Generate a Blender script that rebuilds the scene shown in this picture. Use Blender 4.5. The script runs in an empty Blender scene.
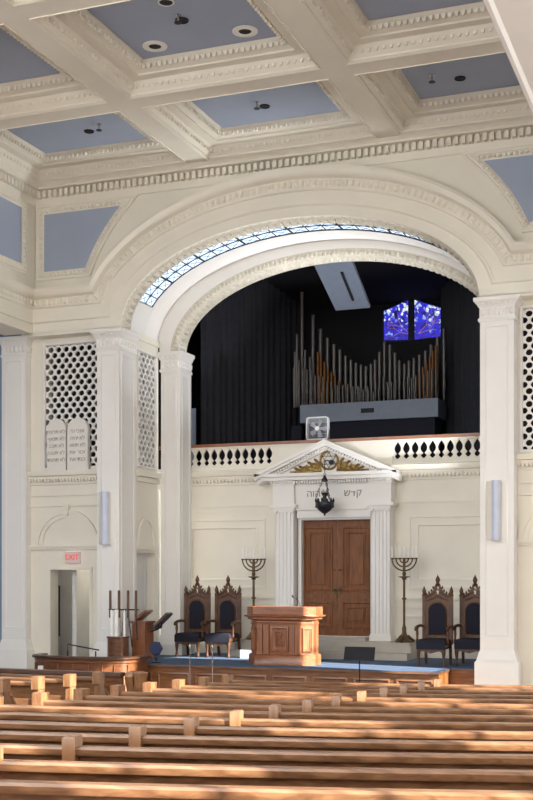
import bpy, math, random
from mathutils import Vector
random.seed(7)
PI = math.pi
R = math.radians
EYE = 2.58                      # height of the lens above the floor at the front of the nave
COL = bpy.context.scene.collection
V = Vector

# ------------------------------------------------------------------ materials
def new_mat(name):
    m = bpy.data.materials.new(name); m.use_nodes = True
    nt = m.node_tree
    return m, nt, nt.nodes['Principled BSDF']

def paint(name, col, rough=0.55, metal=0.0, noise=0.05, scale=6.0, spec=0.4, coat=0.0, bump=0.0):
    m, nt, b = new_mat(name)
    b.inputs['Roughness'].default_value = rough
    b.inputs['Metallic'].default_value = metal
    b.inputs['Specular IOR Level'].default_value = spec
    b.inputs['Coat Weight'].default_value = coat
    tc = nt.nodes.new('ShaderNodeTexCoord')
    nz = nt.nodes.new('ShaderNodeTexNoise'); nz.inputs['Scale'].default_value = scale; nz.inputs['Detail'].default_value = 3
    rp = nt.nodes.new('ShaderNodeValToRGB')
    d = [max(0, c * (1 - noise)) for c in col]; l = [min(1, c * (1 + noise)) for c in col]
    rp.color_ramp.elements[0].position = .3; rp.color_ramp.elements[1].position = .7
    rp.color_ramp.elements[0].color = (*d, 1); rp.color_ramp.elements[1].color = (*l, 1)
    nt.links.new(tc.outputs['Object'], nz.inputs['Vector']); nt.links.new(nz.outputs['Fac'], rp.inputs['Fac'])
    nt.links.new(rp.outputs['Color'], b.inputs['Base Color'])
    if bump:
        bp = nt.nodes.new('ShaderNodeBump'); bp.inputs['Strength'].default_value = bump; bp.inputs['Distance'].default_value = .01
        nt.links.new(nz.outputs['Fac'], bp.inputs['Height']); nt.links.new(bp.outputs['Normal'], b.inputs['Normal'])
    return m

def wood(name, dark, light, stretch=(1, 12, 12), rough=0.33, scale=2.2, coat=0.25):
    m, nt, b = new_mat(name)
    b.inputs['Roughness'].default_value = rough
    b.inputs['Coat Weight'].default_value = coat; b.inputs['Coat Roughness'].default_value = .25
    tc = nt.nodes.new('ShaderNodeTexCoord'); mp = nt.nodes.new('ShaderNodeMapping')
    mp.inputs['Scale'].default_value = stretch
    nz = nt.nodes.new('ShaderNodeTexNoise'); nz.inputs['Scale'].default_value = scale
    nz.inputs['Detail'].default_value = 6; nz.inputs['Distortion'].default_value = .6
    rp = nt.nodes.new('ShaderNodeValToRGB')
    rp.color_ramp.elements[0].position = .32; rp.color_ramp.elements[1].position = .7
    rp.color_ramp.elements[0].color = (*dark, 1); rp.color_ramp.elements[1].color = (*light, 1)
    L = nt.links.new
    L(tc.outputs['Object'], mp.inputs['Vector']); L(mp.outputs['Vector'], nz.inputs['Vector'])
    L(nz.outputs['Fac'], rp.inputs['Fac']); L(rp.outputs['Color'], b.inputs['Base Color'])
    return m

def glow(name, col, strength):
    m, nt, b = new_mat(name)
    b.inputs['Base Color'].default_value = (*[c * .3 for c in col], 1)
    b.inputs['Emission Color'].default_value = (*col, 1); b.inputs['Emission Strength'].default_value = strength
    return m

M = {}
M['cream'] = paint('cream_paint', (.795, .752, .65), .5, noise=.03, scale=1.5)
M['white'] = paint('white_paint', (.82, .80, .765), .42, noise=.025, scale=1.5)
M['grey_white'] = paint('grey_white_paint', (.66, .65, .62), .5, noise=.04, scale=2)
M['blue'] = paint('powder_blue_paint', (.345, .40, .51), .6, noise=.04, scale=1)
M['aisle_blue'] = paint('aisle_blue_paint', (.20, .29, .42), .6)
M['stone'] = paint('moulded_plaster', (.60, .555, .46), .6, noise=.12, scale=14)
M['oak'] = wood('pew_oak', (.105, .046, .0195), (.235, .118, .058), rough=.3, coat=.4)
M['oakdark'] = wood('platform_oak', (.12, .045, .013), (.25, .10, .032), (1.2, 9, 9))
M['oak_end'] = wood('pew_oak_end', (.16, .07, .028), (.29, .145, .066), (10, 10, 2))
M['redwood'] = wood('lectern_mahogany', (.19, .062, .022), (.31, .115, .045), (9, 9, 1.5))
M['redwood_h'] = wood('lectern_mahogany_cross', (.19, .062, .022), (.31, .115, .045), (1.5, 9, 9))
M['door'] = wood('door_walnut', (.125, .037, .006), (.25, .085, .016), (9, 9, 1.2), rough=.55, coat=0)
M['walnut'] = wood('throne_walnut', (.05, .018, .005), (.135, .048, .013), (9, 9, 2), rough=.45, coat=.1)
M['panelwood'] = wood('parapet_mahogany', (.09, .032, .012), (.19, .07, .026), (2, 9, 9), rough=.28)
M['darkwood'] = wood('dark_cap_wood', (.045, .018, .008), (.10, .04, .016), (1.5, 9, 9), rough=.35)
M['velvet'] = paint('navy_velvet', (.006, .007, .017), .8, noise=.2, scale=20)
M['curtain'] = paint('charcoal_curtain', (.018, .019, .026), .85, noise=.15, scale=8)
M['black'] = paint('matt_black', (.008, .008, .012), .7, noise=.1)
M['blackroom'] = paint('black_chamber_and_loft_shade', (.006, .006, .009), .85, noise=.1)
M['carpet'] = paint('blue_carpet', (.065, .105, .18), .95, noise=.25, scale=60)
M['floor'] = paint('nave_floor', (.16, .09, .05), .5, noise=.2, scale=5)
M['brass'] = paint('antique_bronze', (.115, .075, .038), .42, metal=.75, noise=.25, scale=20)
M['gold'] = paint('gilded_carving', (.27, .175, .055), .42, metal=.6, noise=.3, scale=25)
M['iron'] = paint('dark_iron', (.035, .035, .042), .45, metal=.7, noise=.3, scale=25)
M['steel'] = paint('chrome_steel', (.5, .5, .5), .25, metal=.9)
M['pipe'] = paint('organ_pipe_metal', (.13, .12, .115), .42, metal=.5, noise=.15, scale=6)
M['copper'] = paint('organ_pipe_copper', (.17, .065, .012), .4, metal=.4, noise=.2, scale=6)
M['casegrey'] = paint('organ_case_grey', (.17, .20, .26), .5)
M['bluegrey'] = paint('blue_grey_panel', (.33, .38, .46), .5)
M['speaker'] = paint('pale_blue_speaker', (.58, .63, .76), .45)
M['candle'] = paint('white_candle', (.86, .85, .82), .5)
M['plastic'] = paint('white_plastic', (.62, .62, .64), .4)
M['tablet'] = paint('tablet_plaster', (.77, .74, .69), .6, noise=.04)
M['ink'] = paint('carved_letter_grey', (.30, .275, .24), .8)
M['palein'] = paint('shallow_carving_grey', (.42, .39, .345), .8)
M['redink'] = glow('exit_red', (.85, .05, .04), .28)
M['signface'] = glow('exit_face', (.85, .66, .62), .12)
M['dais'] = paint('dais_limestone', (.47, .435, .38), .6, noise=.06, scale=4)
M['hole'] = paint('downlight_black', (.004, .004, .004), .6)
M['navy'] = paint('navy_cloth', (.03, .04, .10), .8, noise=.2, scale=40)
M['lead'] = paint('lead_came', (.015, .016, .022), .6)
M['skyglass'] = glow('leaded_sky_glass', (.62, .78, 1.0), .5)

def stained():
    m, nt, b = new_mat('stained_glass')
    tc = nt.nodes.new('ShaderNodeTexCoord')
    vo = nt.nodes.new('ShaderNodeTexVoronoi'); vo.inputs['Scale'].default_value = 15
    ve = nt.nodes.new('ShaderNodeTexVoronoi'); ve.feature = 'DISTANCE_TO_EDGE'; ve.inputs['Scale'].default_value = 15
    sx = nt.nodes.new('ShaderNodeSeparateXYZ')
    rp = nt.nodes.new('ShaderNodeValToRGB'); e = rp.color_ramp.elements
    e[0].position = 0; e[0].color = (.03, .012, .42, 1)
    e[1].position = .40; e[1].color = (.035, .03, .80, 1)
    for p, c in ((.48, (.01, .005, .12, 1)), (.60, (.06, .08, .9, 1)), (.70, (.4, .55, 1.0, 1)), (.82, (.95, 1, 1, 1)), (.97, (.05, .22, .65, 1))):
        q = e.new(p); q.color = c
    ad = nt.nodes.new('ShaderNodeMath'); ad.operation = 'MULTIPLY_ADD'; ad.inputs[1].default_value = .30; 
    sp = nt.nodes.new('ShaderNodeSeparateColor')
    ml = nt.nodes.new('ShaderNodeMath'); ml.operation = 'MULTIPLY'; ml.inputs[1].default_value = .62
    cr = nt.nodes.new('ShaderNodeMath'); cr.operation = 'GREATER_THAN'; cr.inputs[1].default_value = .035
    mx = nt.nodes.new('ShaderNodeMix'); mx.data_type = 'RGBA'; mx.inputs[6].default_value = (0, 0, .01, 1)
    L = nt.links.new
    L(tc.outputs['Object'], vo.inputs['Vector']); L(tc.outputs['Object'], ve.inputs['Vector'])
    L(tc.outputs['Object'], sx.inputs[0]); L(vo.outputs['Color'], sp.inputs[0])
    L(sp.outputs[0], ml.inputs[0]); L(sx.outputs['Z'], ad.inputs[0]); L(ml.outputs[0], ad.inputs[2])
    L(ad.outputs[0], rp.inputs['Fac']); L(ve.outputs['Distance'], cr.inputs[0])
    L(cr.outputs[0], mx.inputs[0]); L(rp.outputs['Color'], mx.inputs[7])
    L(mx.outputs[2], b.inputs['Emission Color']); b.inputs['Emission Strength'].default_value = .34
    b.inputs['Base Color'].default_value = (.02, .02, .08, 1)
    return m
M['stained'] = stained()
M['amberglass'] = glow('amber_glass', (.50, .22, .03), .28)

# ------------------------------------------------------------------ mesh builder
class MB:
    def __init__(s): s.v = []; s.f = []
    def add(s, vs, fs):
        o = len(s.v); s.v += [tuple(v) for v in vs]; s.f += [tuple(i + o for i in f) for f in fs]
        return s
    def box(s, x0, x1, y0, y1, z0, z1):
        return s.add([(x, y, z) for z in (z0, z1) for y in (y0, y1) for x in (x0, x1)],
                     [(0, 2, 3, 1), (4, 5, 7, 6), (0, 1, 5, 4), (2, 6, 7, 3), (0, 4, 6, 2), (1, 3, 7, 5)])
    def obox(s, c, a, b, d):
        c, a, b, d = V(c), V(a), V(b), V(d)
        return s.add([c + i * a + j * b + k * d for k in (-1, 1) for j in (-1, 1) for i in (-1, 1)],
                     [(0, 2, 3, 1), (4, 5, 7, 6), (0, 1, 5, 4), (2, 6, 7, 3), (0, 4, 6, 2), (1, 3, 7, 5)])
    def egg(s, c, t, n, u):
        """a low faceted boss: four corners on the surface and a raised ridge"""
        c, t, n, u = V(c), V(t), V(n), V(u)
        return s.add([c - t - u, c + t - u, c + t + u, c - t + u, c - .5 * t - .45 * u + n, c + .5 * t - .45 * u + n, c + .5 * t + .6 * u + n, c - .5 * t + .6 * u + n],
                     [(0, 1, 5, 4), (1, 2, 6, 5), (2, 3, 7, 6), (3, 0, 4, 7), (4, 5, 6, 7)])
    def loops(s, rows, closed=True, cap0=False, cap1=False):
        n = len(rows[0]); o = len(s.v)
        for r in rows: s.v += [tuple(p) for p in r]
        for i in range(len(rows) - 1):
            for j in range(n if closed else n - 1):
                k = (j + 1) % n
                s.f.append((o + i * n + j, o + i * n + k, o + (i + 1) * n + k, o + (i + 1) * n + j))
        if cap0: s.f.append(tuple(o + j for j in range(n - 1, -1, -1)))
        if cap1: s.f.append(tuple(o + (len(rows) - 1) * n + j for j in range(n)))
        return s
    def lathe(s, prof, c=(0, 0, 0), n=14, axis='z'):
        rows = []
        for r, z in prof:
            ring = []
            for k in range(n):
                a = 2 * PI * k / n
                p = (r * math.cos(a), r * math.sin(a), z)
                if axis == 'y': p = (p[0], p[2], p[1])
                if axis == 'x': p = (p[2], p[0], p[1])
                ring.append((p[0] + c[0], p[1] + c[1], p[2] + c[2]))
            rows.append(ring)
        return s.loops(rows, True, True, True)
    def tube(s, pts, r, n=8, closed=False):
        pts = [V(p) for p in pts]; rows = []
        m = len(pts)
        for i, p in enumerate(pts):
            a = pts[i - 1] if (i or closed) else p; b = pts[(i + 1) % m] if (i < m - 1 or closed) else p
            t = (b - a).normalized()
            u = t.cross(V((0, 0, 1)) if abs(t.z) < .9 else V((0, 1, 0))).normalized(); w = t.cross(u)
            rr = r[i] if isinstance(r, (list, tuple)) else r
            rows.append([p + rr * (math.cos(2 * PI * k / n) * u + math.sin(2 * PI * k / n) * w) for k in range(n)])
        if closed: rows.append(rows[0]); return s.loops(rows)
        return s.loops(rows, True, True, True)
    def prism(s, poly, fn, d0, d1):
        """poly in (u, v); fn(u, v, d) gives the point"""
        n = len(poly)
        s.add([fn(u, v, d0) for u, v in poly] + [fn(u, v, d1) for u, v in poly],
              [tuple(range(n)), tuple(range(2 * n - 1, n - 1, -1))] + [(i, i + n, (i + 1) % n + n, (i + 1) % n) for i in range(n)])
        return s
    def build(s, name, mat, parent=None, label=None, sharp=.7):
        me = bpy.data.meshes.new(name); me.from_pydata(s.v, [], s.f); me.validate(); me.update()
        import bmesh
        bm = bmesh.new(); bm.from_mesh(me); bmesh.ops.recalc_face_normals(bm, faces=bm.faces); bm.to_mesh(me); bm.free()
        me.shade_smooth(); me.set_sharp_from_angle(angle=sharp)
        me.materials.append(M[mat] if isinstance(mat, str) else mat)
        o = bpy.data.objects.new(name, me); COL.objects.link(o)
        if parent: o.parent = parent
        if label: o['label'] = label
        return o

def thing(name, label, cat, loc=(0, 0, 0), rz=0, group=None):
    o = bpy.data.objects.new(name, None); COL.objects.link(o)
    o.empty_display_size = .1; o.location = loc; o.rotation_euler = (0, 0, rz)
    return tag(o, label, cat, group)
def tag(o, label, cat, group=None):
    o['label'] = label; o['category'] = cat
    if group: o['group'] = group
    return o
def struct(o): o['kind'] = 'structure'; return o
def dup(root, loc, rz=None, label=None):
    r = root.copy(); COL.objects.link(r); r.location = loc
    if rz is not None: r.rotation_euler = (0, 0, rz)
    if label: r['label'] = label
    for ch in list(root.children):
        c = ch.copy(); COL.objects.link(c); c.parent = r
        for g in ch.children:
            d = g.copy(); COL.objects.link(d); d.parent = c
    return r

PY = lambda u, v, d: (u, d, v)      # drawn in a wall that faces the nave
PX = lambda u, v, d: (d, u, v)      # drawn in a wall that faces sideways

def wall_cells(mb, fn, u0, u1, v0, v1, d0, d1, holes):
    us = sorted({u0, u1} | {c for h in holes for c in h[:2] if u0 < c < u1})
    vs = sorted({v0, v1} | {c for h in holes for c in h[2:] if v0 < c < v1})
    for i in range(len(us) - 1):
        for j in range(len(vs) - 1):
            cu, cv = (us[i] + us[i + 1]) / 2, (vs[j] + vs[j + 1]) / 2
            if any(h[0] < cu < h[1] and h[2] < cv < h[3] for h in holes): continue
            mb.prism([(us[i], vs[j]), (us[i + 1], vs[j]), (us[i + 1], vs[j + 1]), (us[i], vs[j + 1])], fn, d0, d1)

def inset(poly, d):
    """offset a closed counter-clockwise polygon inward"""
    n = len(poly); out = []
    for i in range(n):
        p0, p1, p2 = V(poly[i - 1]), V(poly[i]), V(poly[(i + 1) % n])
        a, b = (p1 - p0).normalized(), (p2 - p1).normalized()
        na, nb = V((-a.y, a.x)), V((-b.y, b.x))
        m = (na + nb); m = m / max(.25, m.dot(na)) if m.length > 1e-6 else na
        out.append(tuple(p1 + d * m))
    return out

def rect(u0, u1, v0, v1): return [(u0, v0), (u1, v0), (u1, v1), (u0, v1)]

def frame(mb, poly, fn, prof, eggs=None):
    """moulded frame: prof = [(inset, depth)...] swept round the polygon; eggs = (inset, depth, pitch, half size, rise)"""
    mb.loops([[fn(u, v, d) for u, v in inset(poly, i)] for i, d in prof])
    if eggs:
        ins, dep, pitch, hs, rise = eggs
        q = inset(poly, ins); n = len(q)
        for i in range(n):
            a, b = V(q[i]), V(q[(i + 1) % n]); L = (b - a).length
            k = max(1, int(L / pitch)); t = (b - a).normalized(); nn = V((-t.y, t.x))
            for j in range(k):
                c = a + (b - a) * ((j + .5) / k)
                w = min(hs, L / k * .42)
                c3 = V(fn(c.x, c.y, dep)); 
                t3 = V(fn(c.x + t.x, c.y + t.y, dep)) - c3; u3 = V(fn(c.x + nn.x, c.y + nn.y, dep)) - c3
                n3 = V(fn(c.x, c.y, dep + rise)) - c3
                mb.egg(c3, t3 * w, n3, u3 * hs)

def row_of(mb, a, b, pitch, ht, hn, hu, duty=.5):
    """dentil blocks from a to b: ht ignored, hn and hu half vectors"""
    a, b = V(a), V(b); L = (b - a).length; k = max(1, int(L / pitch)); t = (b - a) / L
    for j in range(k):
        mb.obox(a + (b - a) * ((j + .5) / k), t * (L / k * duty * .5), hn, hu)

# ------------------------------------------------------------------ main measures (metres; z measured from the lens, shifted at the end)
XL, XR = -14.25, -2.14          # nave faces of the side walls
YF = 23.0                       # front wall of the nave
ZC = 8.5                        # underside of the ceiling beams
ZP = -1.72                      # platform carpet
YW = 25.8                       # wall behind the platform
CX = -8.3                       # axis
def zfloor(y): return -(1.7315 + .03771 * y)     # the nave floor slopes down to the platform

# ------------------------------------------------------------------ floor
fl = MB(); fl.add([(-18.5, -3, zfloor(-3)), (3, -3, zfloor(-3)), (3, 27.5, zfloor(27.5)), (-18.5, 27.5, zfloor(27.5))], [(0, 1, 2, 3)])
struct(fl.build('floor', 'floor'))

# ------------------------------------------------------------------ ceiling with coffers
xb = [-14.25, -10.23, -6.22, -2.2]      # beam axes along the nave
yb = [22.99, 19.5, 15.75, 12.0, 8.25]
ce = MB(); panels = []
hb = .26
PZ = lambda u, v, d: (u, v, d)
for i in range(3):
    for j in range(len(yb) - 1):
        x0, x1 = xb[i] + hb, xb[i + 1] - hb
        y1, y0 = yb[j] - (.32 if j == 0 else hb), yb[j + 1] + hb
        P = rect(x0, x1, y0, y1)
        frame(ce, P, PZ, [(0, ZC), (-.035, ZC - .02), (-.035, ZC), (0, ZC + .02), (.0, ZC + .05), (.05, ZC + .08), (.10, ZC + .20), (.12, ZC + .22), (.30, ZC + .22), (.30, ZC + .25), (.34, ZC + .27), (.44, ZC + .37), (.46, ZC + .42), (.52, ZC + .42)],
              (.075, ZC + .15, .12, .034, -.05))
        frame(ce, P, PZ, [(.30, ZC + .215), (.31, ZC + .215)], (.42, ZC + .34, .10, .04, -.07))
        panels.append(inset(P, .5))
# flat undersides of the beams
zz = ZC - .001
for k, x in enumerate(xb):
    ce.add([(x - hb, 6, ZC), (x + hb, 6, ZC), (x + hb, 23, ZC), (x - hb, 23, ZC)], [(0, 1, 2, 3)])
for k, y in enumerate(yb):
    d0, d1 = (y - (.33 if k == 0 else hb)), y + (0 if k == 0 else hb)
    ce.add([(XL - .2, d0, ZC - .002), (-1.6, d0, ZC - .002), (-1.6, d1, ZC - .002), (XL - .2, d1, ZC - .002)], [(0, 1, 2, 3)])
ceil = struct(ce.build('ceiling', 'cream'))
for P in panels:
    m = MB(); m.prism(P, PZ, ZC + .40, ZC + .44); struct(m.build('coffer_panel', 'blue', ceil))
# cornice with dentils under the ceiling, on the front wall and on the left wall
co = MB()
def cornice(mb, a, b, nrm, prof, zbase):
    """prof = [(projection, z)] swept from a to b (plan points)"""
    n = V((nrm[0], nrm[1], 0))
    mb.loops([[V((p[0], p[1], zbase + z)) + n * pr for pr, z in prof] for p in (a, b)], closed=False)
cp = [(0, -.42), (.03, -.42), (.05, -.36), (.05, -.33), (.06, -.30), (.06, -.12), (.19, -.10), (.17, -.05), (.24, -.02), (.26, .01), (0, .01)]
cornice(co, (XL, YF), (XR, YF), (0, -1), cp, ZC)
cornice(co, (XL, 6), (XL, YF), (1, 0), cp, ZC)
row_of(co, (XL + .12, YF - .12, ZC - .205), (XR, YF - .12, ZC - .205), .135, 0, (0, .06, 0), (0, 0, .07), .55)
row_of(co, (XL + .115, 10, ZC - .205), (XL + .115, YF - .15, ZC - .205), .135, 0, (.06, 0, 0), (0, 0, .07), .55)
struct(co.build('trim_1', 'cream'))

# recessed lights and sprinklers
def on_panel(px, py):
    f, yh, th = 1218., 578., math.atan(468.5 / 1218.)
    Z = ZC + .40; D = Z * f / (yh - py); l = (px - 266.5) / f * D
    return l * math.cos(th) - D * math.sin(th), l * math.sin(th) + D * math.cos(th)
dl = None
spots = [(89, 131, .10, 'small black recessed downlight in the front coffer beside the left wall'),
         (264.7, 106, .10, 'small black recessed downlight in the front middle coffer'),
         (460, 78, .10, 'small black recessed downlight in the front coffer beside the right wall'),
         (155, 46, .21, 'large recessed downlight with pale trim ring near the left corner of the second middle coffer'),
         (245, 31, .21, 'large recessed downlight with pale trim ring near the right corner of the second middle coffer'),
         (182, 20, .11, 'small recessed downlight between the two large ones in the second middle coffer'),
         (166, 2, .13, 'recessed downlight cut by the top edge of the picture')]
for px, py, r, lab in spots:
    x, y = on_panel(px, py)
    t = thing('recessed_downlight', lab, 'downlight', (x, y, ZC + .40), 0, 'recessed downlights in the coffers')
    q = .105 if r > .12 else r * .85
    MB().lathe([(r, 0), (r, -.012), (q + .01, -.02), (q, -.004), (q, 0)], n=24).build('trim_ring', 'white' if r > .12 else 'hole', t)
    MB().lathe([(q - .002, -.001), (q - .002, -.008), (.02, -.008), (.02, -.001)], n=24).build('lamp_opening', 'hole', t)
for px, py, lab in [(99, 124, 'small sprinkler head beside the downlight of the front left coffer'),
                    (257, 102, 'small sprinkler head beside the downlight of the front middle coffer'),
                    (432, 75, 'small sprinkler head beside the downlight of the front right coffer'),
                    (178, 15, 'small sprinkler head in the second middle coffer')]:
    x, y = on_panel(px, py)
    t = thing('sprinkler_head', lab, 'sprinkler', (x, y, ZC + .40), 0, 'ceiling sprinklers')
    MB().lathe([(.05, 0), (.05, -.012), (.02, -.02), (.018, -.10), (.012, -.12)], n=12).build('body', 'steel', t)
    MB().lathe([(.06, -.12), (.06, -.13), (.01, -.135)], n=12).build('deflector', 'iron', t)

# ------------------------------------------------------------------ front wall: spandrels, entablature that turns up into the arch
ZS = 5.30
def arch_curve(cx, a, b, zh, y, n=56, xl=XL, xr=XR):
    s = max(-1, min(1, (zh - ZS) / b)); ph = math.asin(s)
    pts = [(xl, y, zh)]
    for k in range(n + 1):
        p = PI - ph - (PI - 2 * ph) * k / n
        pts.append((cx + a * math.cos(p), y, ZS + b * math.sin(p)))
    pts.append((xr, y, zh))
    return pts
sp = MB()
top, bot = [], []
for k in range(121):
    x = XL - .3 + (XR + .9 - XL) * k / 120
    dx = (x - CX) / 4.75
    z = max(6.15, ZS + 2.85 * math.sqrt(max(0, 1 - dx * dx)) - .03)
    top.append((x, YF, ZC + .1)); bot.append((x, YF, z))
sp.loops([bot, top], closed=False)
wall_front = struct(sp.build('wall_front', 'cream'))
ar = MB()
spec = [(4.75, 2.85, 6.23, 23.01), (4.75, 2.85, 6.23, 22.70), (4.70, 2.79, 6.17, 22.68), (4.62, 2.68, 6.08, 22.72), (4.60, 2.65, 6.05, 22.77),
        (4.58, 2.63, 6.03, 22.84), (4.42, 2.43, 5.87, 22.84), (4.41, 2.42, 5.86, 22.80), (4.38, 2.40, 5.84, 22.80), (4.36, 2.38, 5.82, 22.845), (4.13, 2.17, 5.57, 22.845),
        (4.12, 2.16, 5.56, 22.81), (4.08, 2.12, 5.53, 22.815), (4.05, 2.09, 5.51, 22.86), (3.80, 1.90, 5.302, 22.86), (3.80, 1.90, 5.302, 22.95)]
ar.loops([arch_curve(CX, a, b, zh, y) for a, b, zh, y in spec], closed=False)
def along(pts, pitch):
    """points and tangents at even spacing along a polyline"""
    out = []; acc = pitch / 2
    for a, b in zip(pts[:-1], pts[1:]):
        a, b = V(a), V(b); L = (b - a).length
        if L < 1e-6: continue
        t = (b - a) / L
        while acc <= L: out.append((a + t * acc, t)); acc += pitch
        acc -= L
    return out
for p, t in along(arch_curve(CX, 4.50, 2.53, 5.95, 22.84, 120), .13):
    u = t.cross(V((0, 1, 0)))
    ar.egg(p, t * .048, V((0, -.04, 0)), u * .07)
# entablature soffits beside the arch
ar.box(XL, CX - 3.8, 22.86, 23.3, 5.24, 5.31); ar.box(CX + 3.8, XR + .3, 22.86, 23.3, 5.24, 5.31)
struct(ar.build('trim_2', 'cream'))

# soffit of the great arch: moulded rib, leaded skylight, plain vault
def soffit_pts(a, b, y, n=60, p0=0, p1=PI, cx=CX):
    return [(cx + a * math.cos(p1 - (p1 - p0) * k / n), y, ZS + b * math.sin(p1 - (p1 - p0) * k / n)) for k in range(n + 1)]
GP0, GP1 = R(18), R(161)
vb = MB()
vb.loops([soffit_pts(3.8, 1.9, 23.26), soffit_pts(3.8, 1.9, 23.34)], closed=False)
vb.loops([soffit_pts(3.8, 1.9, 23.98), soffit_pts(3.78, 1.88, 24.0), soffit_pts(3.78, 1.88, 24.06), soffit_pts(3.8, 1.9, 24.08), soffit_pts(3.8, 1.9, 24.72)], closed=False)
for q0, q1 in ((0, GP0), (GP1, PI)):
    vb.loops([soffit_pts(3.8, 1.9, y, 10, q0, q1) for y in (23.3, 24.0)], closed=False)
struct(vb.build('trim_3', 'white'))
eg = MB()
eg.loops([soffit_pts(3.8, 1.9, 22.92), soffit_pts(3.8, 1.9, 22.97), soffit_pts(3.77, 1.87, 22.99), soffit_pts(3.77, 1.87, 23.27), soffit_pts(3.80, 1.90, 23.29)], closed=False)
for p, t in along(soffit_pts(3.765, 1.865, 23.13, 120), .16):
    n = t.cross(V((0, 1, 0))); n = n if n.dot(V((CX, 23.13, ZS)) - p) > 0 else -n
    eg.egg(p, t * .066, n * .05, V((0, .12, 0)))
    eg.obox(p + t * .08, t * .009, n * .03, V((0, .11, 0)))
struct(eg.build('trim_4', 'stone'))
# leaded glass strip
w = MB(); w.loops([soffit_pts(3.83, 1.93, y, 48, GP0, GP1) for y in (23.3, 24.0)], closed=False)
sky = struct(w.build('window_1', 'skyglass'))
ld = MB()
NB = 26
for k in range(NB + 1):
    p = GP1 - (GP1 - GP0) * k / NB
    e = lambda q, y, r=3.82, rb=1.92: V((CX + r * math.cos(q), y, ZS + rb * math.sin(q)))
    ld.tube([e(p, 23.3), e(p, 24.0)], .013 if k % 3 else .022, 6)
    if k < NB:
        p2 = GP1 - (GP1 - GP0) * (k + 1) / NB
        ld.tube([e(p, 23.3), e(p2, 23.65)], .0055, 5); ld.tube([e(p2, 23.3), e(p, 23.65)], .0055, 5)
        ld.tube([e(p, 23.65), e(p2, 24.0)], .0055, 5); ld.tube([e(p2, 23.65), e(p, 24.0)], .0055, 5)
for y in (23.31, 23.65, 23.99):
    ld.tube([e(GP1 - (GP1 - GP0) * k / 60, y) for k in range(61)], .018 if y != 23.65 else .012, 6)
struct(ld.build('lead_cames', 'lead', sky))

# inner arch and the wall over it (Y 24.7)
ICX, IA, IB, IZ = -8.1, 3.52, 1.78, 5.05
def inner(a, b, y, n=60): return [(ICX + a * math.cos(PI - PI * k / n), y, IZ + b * math.sin(PI - PI * k / n)) for k in range(n + 1)]
ia = MB()
outer = [(CX + 3.83 * math.cos(PI - PI * k / 60), 24.7, ZS + 1.93 * math.sin(PI - PI * k / 60)) for k in range(61)]
ia.loops([outer, inner(IA + .16, IB + .16, 24.7)], closed=False)
ia.box(-12.09, -11.6, 24.72, 25.1, ZS - .3, ZS + .02)
struct(ia.build('wall_inner', 'white'))
eg = MB()
eg.loops([inner(IA + .17, IB + .17, 24.7), inner(IA + .16, IB + .16, 24.65), inner(IA + .02, IB + .02, 24.66), inner(IA, IB, 24.69), inner(IA, IB, 25.15)], closed=False)
for p, t in along(inner(IA + .085, IB + .085, 24.66, 120), .10):
    u = t.cross(V((0, 1, 0)))
    eg.egg(p, t * .04, V((0, -.035, 0)), u * .06)
for p, t in along(inner(IA - .003, IB - .003, 24.88, 120), .14):
    n = t.cross(V((0, 1, 0))); n = n if n.dot(V((ICX, 24.88, IZ)) - p) > 0 else -n
    eg.egg(p, t * .058, n * .04, V((0, .15, 0)))
struct(eg.build('trim_5', 'stone'))

# blue spandrel panels with egg-moulded frames
def spandrel(sign):
    a, b = 4.98, 4.11; pts = []
    x_out = CX - sign * 5.72 if sign > 0 else CX + 5.9
    if sign > 0:
        c = [(CX + a * math.cos(q), ZS + b * math.sin(q)) for q in [PI - R(19.2) - R(19.9) * k / 14 for k in range(15)]]
        poly = [(-14.02, c[0][1]), *c, (-14.02, c[-1][1])]
    else:
        c = [(CX + a * math.cos(q), ZS + b * math.sin(q)) for q in [R(39.1) - R(19.9) * k / 14 for k in range(15)]]
        poly = [*c, (-2.5, c[-1][1]), (-2.5, c[0][1])]
    A = sum(p[0] * q[1] - q[0] * p[1] for p, q in zip(poly, poly[1:] + poly[:1]))
    if A < 0: poly = poly[::-1]
    m = MB(); m.prism(poly, PY, YF - .02, YF + .01)
    struct(m.build('coffer_panel', 'blue', wall_front))
    m = MB(); frame(m, poly, PY, [(-.19, YF - .005), (-.19, YF - .045), (-.16, YF - .05), (-.13, YF - .03), (-.11, YF - .055), (-.01, YF - .03), (0, YF - .02)], (-.065, YF - .045, .10, .035, -.03))
    struct(m.build('panel_moulding', 'cream', wall_front))
spandrel(1); spandrel(-1)

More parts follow.
